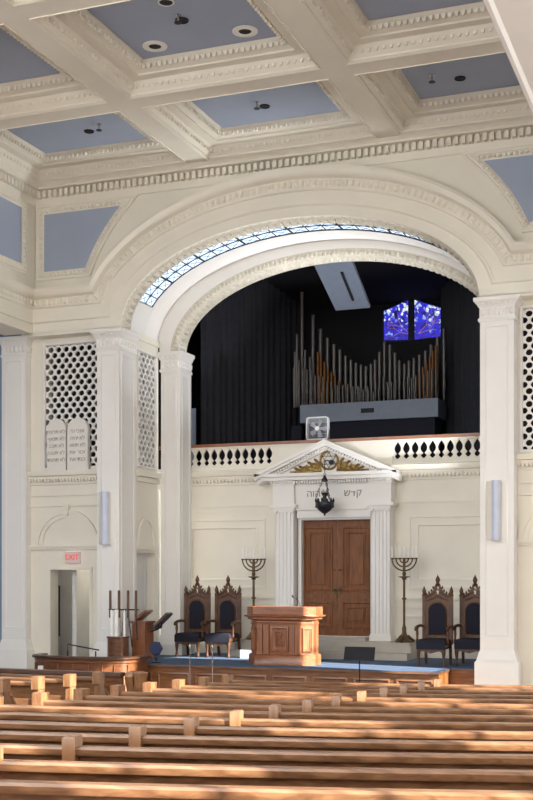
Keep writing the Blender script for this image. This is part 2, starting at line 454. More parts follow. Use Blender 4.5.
# ------------------------------------------------------------------ left and right walls
lw = MB()
lw.box(XL - .6, XL, 5, YF + .3, 6.2, ZC + .2); lw.box(XL - .35, XL, YF - .01, YF + .2, 5.26, 6.25)
wl = struct(lw.build('wall_left', 'cream'))
en = MB()
ep = [(0, 0), (.0, 0), (.02, .01), (.02, .2), (.06, .21), (.06, .26), (.03, .28), (.03, .52), (.06, .54), (.06, .58), (.03, .60), (.03, .73), (.12, .78), (.16, .85), (.17, .93), (0, .93)]
en.box(XL - .66, XL, 5, YF - .2, 5.3, 6.23)
cornice(en, (XL, 5), (XL, YF), (1, 0), ep, 5.3)
for k in range(100):
    y = 22.7 - .13 * k
    en.egg((XL + .05, y, 5.95), (0, .048, 0), (.04, 0, 0), (0, 0, .07))
struct(en.build('trim_6', 'cream'))
for k in range(4):
    y1 = 22.42 - k * 3.75; y0 = y1 - 2.9
    poly = rect(y0, y1, 6.72, 7.92)
    m = MB(); m.prism(poly, PX, XL + .02, XL - .01); struct(m.build('coffer_panel', 'blue', wl))
    m = MB(); frame(m, poly, PX, [(-.19, XL + .005), (-.19, XL + .045), (-.16, XL + .05), (-.13, XL + .03), (-.11, XL + .055), (-.01, XL + .03), (0, XL + .02)], (-.065, XL + .045, .10, .035, .03))
    struct(m.build('panel_moulding', 'cream', wl))
# outer wall of the left aisle and a slab added over it against a light leak
m = MB(); m.box(-18.4, -18.1, 1, 23.5, zfloor(10) - .3, 6.4); m.box(-18.1, -14.48, 23.25, 23.5, zfloor(23) - .3, 6.4); struct(m.build('wall_aisle', 'aisle_blue'))
m = MB(); m.box(-18.4, XL - .6, 5, 23.4, 6.3, 6.4); struct(m.build('ceiling_leak_slab', 'white'))
# right arcade: beam whose soffit shows at the top right, wall above it
m = MB()
m.box(XR, XR + .62, 3, YF + .3, 5.29, ZC + .2)
m.box(XR - .05, XR, 3, YF - .3, 5.55, 6.23)
frame(m, rect(XR + .0, XR + .62, 3, YF), PZ, [(0, 5.29), (0, 5.26), (.045, 5.25), (.06, 5.27), (.075, 5.29)])
struct(m.build('wall_right', 'white'))
# outer wall of the right aisle with its tall windows (daylight comes through them)
m = MB(); holes = []
for k in range(7):
    yc = .8 + 3.2 * k
    holes.append((yc - .62, yc + .62, -1.2, 5.6))
wall_cells(m, PX, -4, 26.5, zfloor(10) - .4, 6.6, 2.3, 2.65, holes)
m.box(XR + .3, 2.65, 3, 26.5, 6.4, 6.6); m.box(-2.05, 2.65, 23.2, 23.5, zfloor(23) - .3, 6.5)
wa = struct(m.build('wall_aisle', 'white'))
wi = MB()
for y0, y1, z0, z1 in holes:
    for q in (1, 2): 
        y = y0 + (y1 - y0) * q / 3
        wi.box(2.42, 2.46, y - .02, y + .02, z0, z1)
    for q in range(1, 4):
        z = z0 + (z1 - z0) * q / 4
        wi.box(2.42, 2.46, y0, y1, z - .02, z + .02)
struct(wi.build('window_bars', 'white', wa))
m = MB(); m.box(-18.4, 2.65, -3, -2.7, zfloor(-3) - .3, 1.6); struct(m.build('wall_back_blocker', 'cream'))  # unseen rear wall, kept low, added to cut daylight on the pew backs

# ------------------------------------------------------------------ pilasters
def pilaster(label, x0, x1, y0, y1, zc, zb, zf, faces=('y',), cap_eggs=True, group='white pilasters of the nave', capw=.11):
    """x0..x1 wide, front face y0, back y1; zc top of the capital, zb top of the base, zf floor"""
    t = thing('pilaster', label, 'pilaster', ((x0 + x1) / 2, (y0 + y1) / 2, zf), 0, group)
    ox, oy, oz = t.location
    def ring(o, z): return [(x0 - o - ox, y0 - o - oy, z - oz), (x1 + o - ox, y0 - o - oy, z - oz), (x1 + o - ox, y1 - oy, z - oz), (x0 - o - ox, y1 - oy, z - oz)]
    s = MB(); s.loops([ring(0, zb - .02), ring(0, zc - .38)], True, True, True)
    fx = lambda u, v, d: (u - ox, d - oy, v - oz)
    if 'y' in faces:
        g = .085
        frame(s, rect(x0 + g, x1 - g, zb + .25, zc - .52), fx, [(0, y0), (0, y0 - .012), (.025, y0 - .018), (.03, y0 - .002), (.035, y0)])
    if 'x' in faces and y1 - y0 > .3:
        fy = lambda u, v, d: (d - ox, u - oy, v - oz)
        frame(s, rect(y0 + .1, y1 - .1, zb + .25, zc - .52), fy, [(0, x1), (0, x1 + .012), (.025, x1 + .018), (.03, x1 + .002), (.035, x1)])
    s.build('shaft', 'white', t)
    c = MB(); k = capw
    c.loops([ring(o, z) for o, z in [(0, zc - .44), (.25 * k, zc - .44), (.35 * k, zc - .41), (.25 * k, zc - .38), (.1 * k, zc - .37), (.1 * k, zc - .18), (.3 * k, zc - .165), (.45 * k, zc - .13), (.8 * k, zc - .08), (.95 * k, zc - .07), (k, zc - .06), (k, zc)]], True, True, True)
    if cap_eggs:
        n = max(3, int((x1 - x0) / .1))
        for i in range(n):
            x = x0 + (x1 - x0) * (i + .5) / n
            c.egg((x - ox, y0 - .1 * k - oy, zc - .275 - oz), (.032, 0, 0), (0, -.035, 0), (0, 0, .07))
            c.egg((x - ox, y0 - .5 * k - oy, zc - .11 - oz), (.03, 0, 0), (0, -.02, 0), (0, 0, .03))
        if 'x' in faces:
            n = max(3, int((y1 - y0) / .1))
            for i in range(n):
                y = y0 + (y1 - y0) * (i + .5) / n
                c.egg((x1 + .1 * k - ox, y - oy, zc - .275 - oz), (0, .032, 0), (.035, 0, 0), (0, 0, .07))
    c.build('capital', 'white', t)
    b = MB()
    b.loops([ring(o, z) for o, z in [(.09, zf), (.09, zb - .24), (.085, zb - .225), (.06, zb - .20), (.05, zb - .15), (.03, zb - .10), (.015, zb - .03), (0, zb)]], True, True, True)
    b.build('base', 'white', t)
    return t
zf = zfloor(22.8) - .0
pilaster('white panelled corner pier at the far end of the left arcade', -15.1, -14.49, 22.99, 23.195, 5.298, -1.35, zf, ('y', 'x'), capw=.07)
pilaster('tall white panelled pilaster carrying the left side of the great arch', -12.62, -12.09, 22.8, 23.58, 5.25, -1.35, zf, ('y', 'x'))
pilaster('tall white panelled pilaster carrying the right side of the great arch', -4.47, -3.84, 22.8, 23.58, 5.25, -1.35, zf, ('y',))
pilaster('slender white pilaster under the inner arch, left of the thrones', -12.04, -11.57, 24.7, 25.3, 5.06, -1.25, ZP, ('y', 'x'), capw=.09)

# ------------------------------------------------------------------ bays beside the arch: lattice, cornice shelf, blind arch, doorway
def lattice(label, fn, u0, u1, v0, v1, d0, d1, loc):
    t = thing('lattice_screen', label, 'lattice screen', loc, 0, 'pierced lattice screens')
    f2 = lambda u, v, d: tuple(a - b for a, b in zip(fn(u, v, d), loc))
    m = MB(); a, r, rad = .19, .122, .067; y2 = (r * r - a * a / 4) / (2 * r)
    hexv = [(a / 2, y2), (0, r - y2), (-a / 2, y2), (-a / 2, -y2), (0, -(r - y2)), (a / 2, -y2)]
    N = 12
    cl = lambda p: (min(u1, max(u0, p[0])), min(v1, max(v0, p[1])))
    for j in range(int((v1 - v0) / r) + 2):
        for i in range(-1, int((u1 - u0) / a) + 2):
            cu, cv = u0 + .02 + i * a + (j % 2) * a / 2, v0 + j * r
            if cu < u0 - a / 2 + .01 or cu > u1 + a / 2 - .01 or cv > v1 + r * .6: continue
            outr, inn = [], []
            for k in range(N):
                ha = math.atan2(y2, a / 2); q = [ha, PI / 4 + ha / 2, PI / 2, 3 * PI / 4 - ha / 2, PI - ha, PI][k % 6] + (PI if k >= 6 else 0); dx, dy = math.cos(q), math.sin(q); best = 9
                for h in range(6):
                    p, s = hexv[h], hexv[(h + 1) % 6]
                    ex, ey = s[0] - p[0], s[1] - p[1]; den = dx * ey - dy * ex
                    if abs(den) < 1e-7: continue
                    tt = (p[0] * ey - p[1] * ex) / den
                    ss = (p[0] * dy - p[1] * dx) / den
                    if tt > 0 and -1e-3 <= ss <= 1.001: best = min(best, tt)
                outr.append(cl((cu + best * dx, cv + best * dy))); inn.append(cl((cu + rad * dx, cv + rad * .92 * dy)))
            m.loops([[f2(*p, d0) for p in outr], [f2(*p, d0) for p in inn], [f2(*p, d1) for p in inn]])
    m.build('pierced_panel', 'white', t)
    e = d0 + (d0 - d1) * .9
    g = MB(); frame(g, rect(u0 - .05, u1 + .05, v0 - .05, v1 + .05), f2, [(0, d1), (0, e), (.03, e), (.05, d0), (.05, d1)])
    g.build('frame', 'white', t)
    return t

def bay(x0, x1, side):
    """wall bay at Y 23.2 between the pier and the arch pilaster"""
    m = MB(); Y0, Y1 = 23.2, 23.5
    xc = -3.03 if side != 'l' else -13.57
    dx0, dx1 = xc - .47, xc + .62
    wall_cells(m, PY, x0 - (.4 if side == 'l' else 0), x1 + (0 if side == 'l' else .3), zf - .1, 5.3, Y0, Y1, [(x0 + (.36 if side == 'l' else .06), x1 - .06, 2.41, 5.1), (dx0, dx1, zf - .2, .24)])
    o = struct(m.build('wall_bay', 'cream'))
    c = MB()
    cprof = [(0, -.30), (.03, -.29), (.03, -.22), (.08, -.20), (.10, -.12), (.15, -.10), (.17, -.01), (.17, .0), (0, .0)]
    cornice(c, (x0 - .02, Y0), (x1 + .06, Y0), (0, -1), cprof, 2.33)
    row_of(c, (x0, Y0 - .075, 2.135), (x1, Y0 - .075, 2.135), .075, 0, (0, .045, 0), (0, 0, .036), .5)
    c.box(x0, x1, Y0 - .045, Y0, 1.56, 1.62); c.box(x0, x1, Y0 - .03, Y0, 1.79, 1.83)
    c.box(x0, x1, Y0 - .10, Y0, .67, .72); c.box(x0, x1, Y0 - .06, Y0, .62, .67)
    # blind arch and keystone
    for r0, r1, dd in ((.70, .79, .06), (.61, .70, .03)):
        a = [(xc + r1 * math.cos(PI - PI * k / 28), .70 + r1 * math.sin(PI - PI * k / 28)) for k in range(29)]
        b = [(xc + r0 * math.cos(PI - PI * k / 28), .70 + r0 * math.sin(PI - PI * k / 28)) for k in range(29)]
        clampx = lambda p: (min(x1 + .02, max(x0 - .02, p[0])), p[1])
        a = [clampx(p) for p in a]; b = [clampx(p) for p in b]
        c.loops([[PY(*p, Y0) for p in a], [PY(*p, Y0 - dd) for p in a], [PY(*p, Y0 - dd) for p in b], [PY(*p, Y0) for p in b]], closed=False)
    c.prism([(xc - .05, 1.36), (xc + .05, 1.36), (xc + .08, 1.60), (xc - .08, 1.60)], PY, Y0 - .09, Y0)
    # door casing
    c.prism([(dx0 - .0, zf), (dx0 + .06, zf), (dx0 + .06, .18), (dx1 - .06, .18), (dx1 - .06, zf), (dx1, zf), (dx1, .24), (dx0, .24)], PY, Y0 - .03, Y0 + .31)
    struct(c.build('trim_7' if side == 'l' else 'trim_8', 'cream'))
bay(-14.49, -12.62, 'l'); bay(-3.84, -2.35, 'r')
lattice('pierced white lattice screen behind the stone tablets', PY, -14.11, -12.81, 2.43, 5.08, 23.22, 23.27, (-13.4, 23.25, 2.43))
lattice('pierced white lattice screen cut by the right edge of the picture', PY, -3.74, -2.45, 2.43, 5.08, 23.22, 23.27, (-3.05, 23.25, 2.43))
# jamb wall between the great arch and the inner arch (faces right)
m = MB(); JX = -12.09
wall_cells(m, PX, 23.58, 24.7, zf - .1, 5.3, JX - .02, JX - .3, [(23.68, 24.55, 2.45, 4.95), (23.64, 24.52, ZP - .4, .55)])
m.box(JX - .3, JX, 22.95, 23.6, 5.252, 5.32); m.box(JX - .1, JX + .02, 23.55, 24.72, 5.18, 5.32)
m.box(JX - .02, JX + .06, 23.6, 24.7, 2.22, 2.34); m.box(JX - .02, JX + .03, 23.6, 24.7, 2.1, 2.2)
a = [(24.08 + .42 * math.cos(PI - PI * k / 20), .72 + .62 * math.sin(PI - PI * k / 20)) for k in range(21)]
b = [(24.08 + .36 * math.cos(PI - PI * k / 20), .72 + .55 * math.sin(PI - PI * k / 20)) for k in range(21)]
m.loops([[PX(*p, JX - .02) for p in a], [PX(*p, JX + .02) for p in a], [PX(*p, JX + .02) for p in b], [PX(*p, JX - .02) for p in b]], closed=False)
m.box(JX - .02, JX + .03, 23.6, 24.6, .62, .70)
struct(m.build('wall_jamb', 'cream'))
lattice('narrow pierced lattice screen inside the left jamb of the great arch', PX, 23.7, 24.53, 2.47, 4.93, JX - .03, JX - .08, (JX - .05, 24.1, 2.47))
# mirrored jamb on the right (turned away from the lens)
m = MB(); m.box(-4.47, -4.2, 23.585, 25.2, zf - .1, 5.3); m.box(-4.47, -4.1, 22.95, 23.6, 5.252, 5.32); struct(m.build('wall_jamb', 'cream'))

# spaces behind the lattices and the side doorways
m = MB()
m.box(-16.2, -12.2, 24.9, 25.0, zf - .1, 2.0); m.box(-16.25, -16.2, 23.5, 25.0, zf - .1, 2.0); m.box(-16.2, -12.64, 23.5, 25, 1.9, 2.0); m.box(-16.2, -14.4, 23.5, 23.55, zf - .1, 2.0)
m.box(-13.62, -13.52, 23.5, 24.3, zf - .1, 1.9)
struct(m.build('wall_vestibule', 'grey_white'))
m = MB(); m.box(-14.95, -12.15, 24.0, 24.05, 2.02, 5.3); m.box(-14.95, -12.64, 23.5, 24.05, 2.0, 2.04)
m.box(-12.5, -12.45, 23.6, 24.7, 2.0, 5.3); m.box(-12.27, -12.25, 23.682, 24.548, 2.452, 4.948); m.box(-14.95, -12.1, 23.6, 24.7, 5.28, 5.32)  # black liner close behind the jamb lattice: shade put in as colour
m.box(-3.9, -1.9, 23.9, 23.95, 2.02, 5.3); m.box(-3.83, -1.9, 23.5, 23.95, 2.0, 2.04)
struct(m.build('wall_loft_shade', 'blackroom'))
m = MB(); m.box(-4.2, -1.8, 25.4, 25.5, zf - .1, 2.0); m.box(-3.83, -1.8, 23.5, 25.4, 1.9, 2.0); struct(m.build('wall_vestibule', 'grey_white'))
# door leaf inside the left vestibule, and a frame beyond
t = struct(MB().box(-13.35, -12.62, 24.78, 24.86, zf, .02).build('door_1', 'white'))
m = MB(); frame(m, rect(-13.27, -12.7, -1.0, -.12), PY, [(0, 24.78), (0, 24.765), (.04, 24.765), (.05, 24.775)]); frame(m, rect(-13.27, -12.7, -2.5, -1.2), PY, [(0, 24.78), (0, 24.765), (.04, 24.765), (.05, 24.775)])
struct(m.build('door_panel', 'white', t))
MB().box(-13.30, -13.24, 24.70, 24.78, -.35, -.12).build('door_handle', 'iron', t)
MB().lathe([(.03, 0), (.03, .05), (.045, .06), (.045, .1), (.02, .11)], (-13.27, 24.67, -.62), 10, 'y').build('door_knob', 'iron', t)
tag(MB().prism([(-15.05, -1.36), (-14.75, -1.36), (-14.75, -.18), (-15.05, -.18)], PY, 24.82, 24.88).build('notice_board', 'black'), 'tall narrow black board on the wall inside the left doorway', 'board')
t = thing('armchair', 'dark low armchair seen inside the left doorway', 'armchair', (-14.9, 24.4, zf))
MB().box(-.25, .25, -.25, .2, .25, .45).build('seat', 'black', t); MB().box(-.25, .25, .15, .25, .45, 1.0).build('backrest', 'black', t)
for sx in (-.22, .22):
    for sy in (-.2, .2): MB().box(sx - .02, sx + .02, sy - .02, sy + .02, 0, .26).build('leg', 'black', t)
# jamb doorway leaf
t = struct(MB().box(-12.34, -12.30, 23.64, 24.52, ZP, .55).build('door_2', 'grey_white'))
m = MB(); frame(m, rect(23.74, 24.42, -1.4, .4), PX, [(0, -12.30), (0, -12.28), (.04, -12.28), (.05, -12.295)]); struct(m.build('door_panel', 'grey_white', t))

# EXIT sign
def text_mesh(body, size, depth, mat, name, parent, mw, align='CENTER'):
    cu = bpy.data.curves.new(name, 'FONT'); cu.body = body; cu.size = size; cu.extrude = depth
    cu.align_x = align; cu.align_y = 'CENTER'; cu.resolution_u = 6
    o = bpy.data.objects.new(name + '_tmp', cu); COL.objects.link(o)
    bpy.context.view_layer.update()
    dg = bpy.context.evaluated_depsgraph_get()
    me = bpy.data.meshes.new_from_object(o.evaluated_get(dg)); me.name = name
    bpy.data.objects.remove(o)
    me.materials.clear(); me.materials.append(M[mat])
    r = bpy.data.objects.new(name, me); COL.objects.link(r)
    r.rotation_euler = (PI / 2, 0, 0); r.location = mw
    if parent: r.parent = parent
    return r
t = thing('exit_sign', 'red lettered EXIT sign above the left doorway', 'sign', (-13.4, 23.2, .32))
MB().box(-.17, .17, -.09, 0, 0, .25).build('housing', 'signface', t)
text_mesh('EXIT', .165, .006, 'redink', 'lettering', t, (0, -.098, .125))

# ------------------------------------------------------------------ stone tablets of the commandments
def tablet(x, label, lines, hw):
    t = thing('commandment_tablet', label, 'tablet', (x, 23.10, 2.33), 0, 'pair of stone tablets')
    w, h = hw, 1.13
    poly = [(-w, 0), (w, 0), (w, h - w)] + [(w * math.cos(PI * k / 16), h - w + w * math.sin(PI * k / 16)) for k in range(1, 16)] + [(-w, h - w)]
    m = MB(); m.prism(poly, PY, -.05, .05); 
    m.build('slab', 'tablet', t)
    for k, s in enumerate(lines):
        ws = [text_mesh(q[::-1], .118, .004, 'palein', 'lettering', t, (0, -.054, .84 - .152 * k), 'LEFT') for q in s.split()[::-1]]
        wd_ = [(min(v.co.x for v in o.data.vertices), max(v.co.x for v in o.data.vertices)) for o in ws]
        x_ = -(sum(b_ - a_ for a_, b_ in wd_) + .045 * (len(ws) - 1)) / 2
        for o, (a_, b_) in zip(ws, wd_): o.location.x = x_ - a_; x_ += b_ - a_ + .045
tablet(-13.76, 'left rounded stone tablet carved with Hebrew, before the lattice', ['לא תרצח', 'לא תנאף', 'לא תגנב', 'לא תענה', 'לא תחמד'], .235)
tablet(-13.235, 'right rounded stone tablet carved with Hebrew, before the lattice', ['אנכי ה׳', 'לא יהיה', 'לא תשא', 'זכור את', 'כבד את'], .25)

# ------------------------------------------------------------------ column speakers
for x, lab in ((-12.42, 'pale blue column speaker on the left arch pilaster'), (-4.2, 'pale blue column speaker on the right arch pilaster')):
    t = thing('column_speaker', lab, 'speaker', (x, 22.79, .70), 0, 'column speakers')
    m = MB(); m.prism([(.045 + .082 * math.cos(PI + PI * k / 14), .11 * math.sin(PI + PI * k / 14)) for k in range(15)], lambda u, v, d: (u, v - .07, d), 0, 1.12)
    m.build('body', 'speaker', t)
    MB().prism([(-.15, 0), (-.04, -.075), (.125, -.075), (.125, 0)], PZ, .01, 1.11).build('wall_bracket', 'cream', t)

# ------------------------------------------------------------------ platform, carpet, steps
m = MB(); m.box(-12.6, -5.08, 22.0, 27.0, zf - .02, ZP - .05); m.box(-5.08, -4.4, 22.95, 27.0, zf - .02, ZP - .05)
pl = struct(m.build('floor_platform', 'oakdark'))
c = MB(); c.box(-12.62, -5.05, 21.93, 27.0, ZP - .05, ZP - .012); c.box(-5.05, -4.4, 22.9, 27.0, ZP - .05, ZP - .012); struct(c.build('platform_nosing', 'oak', pl))
c = MB(); c.box(-12.6, -5.07, 21.96, 27, ZP - .012, ZP); c.box(-5.07, -4.4, 22.92, 27, ZP - .012, ZP); struct(c.build('carpet', 'carpet', pl))
c = MB()
for k in range(9):
    x0 = -12.5 + k * .82
    frame(c, rect(x0 + .06, x0 + .76, zf + .12, ZP - .16), PY, [(0, 22.0), (0, 21.985), (.03, 21.975), (.05, 21.995)])
struct(c.build('platform_panel', 'oakdark', pl))
st = MB()
st.box(-10.35, -6.35, 24.62, YW, ZP, ZP + .145); st.box(-10.35, -6.35, 24.95, YW, ZP + .145, ZP + .29); st.box(-10.3, -6.4, 25.02, YW, ZP + .29, ZP + .355)
st.box(-9.25, -7.45, 25.3, YW, ZP + .355, ZP + .43)
struct(st.build('floor_dais', 'dais'))
t = struct(MB().box(-7.38, -7.12, 25.005, 25.02, ZP + .20, ZP + .28).build('vent_grille', 'iron'))

# ------------------------------------------------------------------ wall behind the platform, gallery front
m = MB()
wall_cells(m, PY, -12.9, -4.0, ZP - .1, 2.55, YW, YW + .15, [(-9.135, -7.345, ZP - .2, 1.325)])
m.box(-9.78, -6.97, YW - .02, YW + .15, 2.4, 3.02)
wr = struct(m.build('wall_rear', 'cream'))
c = MB()
cpf = [(0, -.30), (.03, -.29), (.03, -.22), (.08, -.20), (.10, -.10), (.16, -.08), (.20, .0), (.20, .03), (.05, .06), (.05, .12), (0, .12)]
for xa, xb_ in ((-12.9, -9.6), (-6.95, -4.0)):
    cornice(c, (xa, YW), (xb_, YW), (0, -1), cpf, 2.42)
    row_of(c, (xa, YW - .075, 2.225), (xb_, YW - .075, 2.225), .085, 0, (0, .045, 0), (0, 0, .036), .5)
    c.box(xa, xb_, YW - .025, YW, 1.64, 1.70); c.box(xa, xb_, YW - .015, YW, 1.52, 1.56)
    c.box(xa, xb_, YW - .05, YW, -.47, -.40); c.box(xa, xb_, YW - .03, YW, -.66, -.62); c.box(xa, xb_, YW - .03, YW, -.86, -.82); c.box(xa, xb_, YW - .06, YW, ZP, ZP + .2)
for u0, u1 in ((-12.0, -9.95), (-6.62, -4.55)):
    frame(c, rect(u0, u1, -.25, 1.36), PY, [(0, YW), (0, YW - .03), (.05, YW - .035), (.06, YW - .015), (.18, YW - .012), (.18, YW - .03), (.22, YW - .03), (.24, YW)])
struct(c.build('trim_9', 'cream'))

def balustrade(label, x0, x1, n):
    loc = ((x0 + x1) / 2, YW + .06, 2.55)
    t = thing('balustrade', label, 'balustrade', loc, 0, 'gallery balustrades')
    hw = (x1 - x0) / 2
    MB().box(-hw, hw, -.07, .07, 0, .045).build('bottom_rail', 'cream', t)
    MB().box(-hw, hw, -.07, .07, .425, .47).build('top_rail', 'cream', t)
    p = 2 * hw / n
    prof = [(.045, .012), (.065, .03), (.095, .062), (.125, .055), (.15, .03), (.165, .02), (.185, .04), (.22, .066), (.27, .078), (.315, .070), (.36, .048), (.40, .018), (.425, .008)]
    for k in range(n + 1):
        x = -hw + p * k
        left = [(max(.012, p / 2 - w) * -1, z) for z, w in prof]; right = [(-u, z) for u, z in left]
        poly = right + left[::-1]
        if k == 0: poly = right + [(0, .425), (0, .045)]
        if k == n: poly = [(0, .045), (0, .425)] + left[::-1]
        b = MB(); b.prism([(u + x, z) for u, z in poly], PY, -.025, .025); b.build('baluster', 'cream', t)
balustrade('cream pierced balustrade of the gallery, left of the pediment', -12.3, -9.78, 13)
balustrade('cream pierced balustrade of the gallery, right of the pediment', -6.97, -4.45, 13)
m = MB(); m.box(-12.7, -4.2, YW - .05, YW + .19, 3.022, 3.085)
tag(m.build('gallery_handrail', 'redwood_h'), 'long red-brown wooden handrail capping the gallery front', 'handrail')

# ------------------------------------------------------------------ ark portal: surround, pediment, doors
YP = 25.4
t = thing('ark_surround', 'white classical surround with pediment and fluted columns framing the wooden doors', 'door surround', (CX, YP, ZP + .355))
L = lambda u, v, d: (u - CX, d - YP, v - (ZP + .355))
zb0 = ZP + .355
ped = MB()
ax, az = -8.37, 3.03                      # apex
for (xa, xb_) in ((-10.0, ax), (-6.74, ax)):
    za = 2.31
    dirv = V((xb_ - xa, az - za)).normalized(); nr = V((-dirv.y, dirv.x)); nr = nr if nr.y > 0 else -nr
    # raking cornice: stepped sections
    for off0, off1, dep in ((0, -.06, .30), (-.06, -.12, .26), (-.12, -.2, .14)):
        A = V((xa, za)); B = V((ax, az))
        h = abs(off1 - off0); cosn = abs(nr.y)
        q = [(A.x, A.y + off0 / cosn), (B.x, B.y + off0 / cosn), (B.x, B.y + off1 / cosn), (A.x, A.y + off1 / cosn)]
        ped.prism(q, L, YP + .35, YP + .15 - dep)
    n = 26
    for k in range(n):
        s = (k + .5) / n
        if s < .12: continue
        x = xa + (ax - xa) * s; z = za + (az - za) * s - .165
        ped.obox(L(x, z, YP - .02), (dirv.x * .018, 0, dirv.y * .018), (0, .03, 0), (nr.x * .025, 0, nr.y * .025))
ped.prism([(-9.7, 2.22), (-7.04, 2.22), (ax, 2.95)], L, YP + .35, YP + .10)         # tympanum
ped.prism([(-10.0, 2.24), (-6.74, 2.24), (-6.74, 2.31), (-10.0, 2.31)], L, YP + .35, YP - .15)
ped.prism([(-9.9, 2.16), (-6.84, 2.16), (-6.84, 2.24), (-9.9, 2.24)], L, YP + .35, YP - .07)
row_of(ped, L(-9.68, 2.12, YP - .0), L(-7.0, 2.12, YP - .0), .06, 0, (0, .03, 0), (0, 0, .03), .55)
ped.build('pediment', 'white', t)
fr = MB()
fr.prism(rect(-9.42, -7.1, 1.56, 2.16), L, YP + .395, YP + .12)
for xa, xb_ in ((-9.66, -9.08), (-7.42, -6.86)):
    fr.prism(rect(xa + .04, xb_ - .04, 1.62, 2.16), L, YP + .395, YP)
    fr.prism(rect(xa + .02, xb_ - .02, 2.06, 2.1), L, YP + .395, YP - .03)
    fr.prism(rect(xa - .02, xb_ + .02, 1.56, 1.63), L, YP + .395, YP - .05)
fr.prism(rect(-9.1, -7.4, 1.5, 1.56), L, YP + .395, YP + .08); fr.prism(rect(-9.1, -7.4, 1.33, 1.5), L, YP + .395, YP + .14)
fr.build('frieze', 'white', t)
for xa, xb_ in ((-9.61, -9.11), (-7.39, -6.91)):
    cm = MB(); n = 5; xs = []
    # fluted front: ridges and grooves along the width
    pts = [(xa + .03, YP + .4), (xa + .03, YP + .03)]
    w = (xb_ - xa - .06)
    for k in range(n):
        u0 = xa + .03 + w * (k + .12) / n; u1 = xa + .03 + w * (k + .88) / n
        pts += [(u0, YP + .03), (u0 + .012, YP + .055), (u1 - .012, YP + .055), (u1, YP + .03)]
    pts += [(xb_ - .03, YP + .03), (xb_ - .03, YP + .4)]
    cm.prism(pts, lambda u, v, d: L(u, d, v), zb0 + .16, 1.46)
    cm.build('column', 'white', t)
    cb = MB(); cb.prism(rect(xa, xb_, zb0, zb0 + .12), L, YP + .395, YP); cb.prism(rect(xa + .015, xb_ - .015, zb0 + .12, zb0 + .16), L, YP + .395, YP + .015); cb.build('column_base', 'white', t)
    cc = MB(); cc.prism(rect(xa + .02, xb_ - .02, 1.46, 1.50), L, YP + .395, YP + .01); cc.prism(rect(xa, xb_, 1.50, 1.56), L, YP + .395, YP - .015)
    for u in (xa + .06, xb_ - .06): cc.lathe([(.045, -.03), (.045, .05)], L(u, 1.49, YP), 12, 'y')
    cc.build('column_capital', 'white', t)
ins = MB(); ins.prism([(-9.105, zb0), (-9.03, zb0), (-9.03, 1.29), (-7.43, 1.29), (-7.43, zb0), (-7.395, zb0), (-7.395, 1.34), (-9.105, 1.34)], L, YW - .002, YP + .24); ins.build('door_casing', 'white', t)
text_mesh('ש', .21, .006, 'ink', 'lettering', t, L(-7.925, 1.86, YP + .112)); text_mesh('ק', .21, .006, 'ink', 'lettering', t, L(-7.655, 1.86, YP + .112))
dl_ = MB(); dl_.prism([(-7.84, 1.895), (-7.735, 1.895), (-7.735, 1.875), (-7.755, 1.875), (-7.755, 1.79), (-7.775, 1.79), (-7.775, 1.875), (-7.84, 1.875)], L, YP + .106, YP + .12); dl_.build('lettering', 'ink', t)
text_mesh('הוהיל', .21, .006, 'ink', 'lettering', t, L(-8.62, 1.86, YP + .112))
# wooden doors
for k, (xa, xb_) in enumerate(((-9.13, -8.245), (-8.235, -7.35))):
    d = MB(); d.prism(rect(xa, xb_, zb0 + .075, 1.32), PY, YW + .02, YW + .08)
    o = struct(d.build('door_%d' % (3 + k), 'door'))
    p = MB()
    for v0, v1 in ((-.30, 1.14), (-1.12, -.52)):
        frame(p, rect(xa + .11, xb_ - .11, v0, v1), PY, [(0, YW + .02), (0, YW - .01), (.03, YW - .015), (.05, YW + .005), (.12, YW + .005), (.13, YW - .005), (.15, YW - .005), (.16, YW + .01)])
        q = inset(rect(xa + .11, xb_ - .11, v0, v1), .18); p.prism(q, PY, YW + .02, YW - .002)
        for u in (xa + .195, xb_ - .195):
            for j in range(int((v1 - v0 - .2) / .06)): p.obox((u, YW + .002, v0 + .13 + .06 * j), (.019, 0, 0), (0, .02, 0), (0, 0, .02))
    struct(p.build('door_panel', 'door', o))
    p = MB(); p.box(xa + .02, xb_ - .02, YW - .002, YW + .02, -.46, -.36); struct(p.build('lock_rail', 'door', o))
    xh = xb_ - .05 if k == 0 else xa + .05
    h = MB(); h.box(xh - .022, xh + .022, YW + .0, YW + .02, -.42, -.18); h.lathe([(.012, 0), (.012, -.05), (.03, -.055), (.034, -.075), (.02, -.09)], (xh, YW + .0, -.26), 12, 'y'); struct(h.build('door_handle', 'brass', o))
    h = MB(); h.lathe([(.022, .02), (.022, -.02), (.01, -.025)], (xh, YW, .18), 10, 'y'); struct(h.build('lock_plate', 'brass', o))

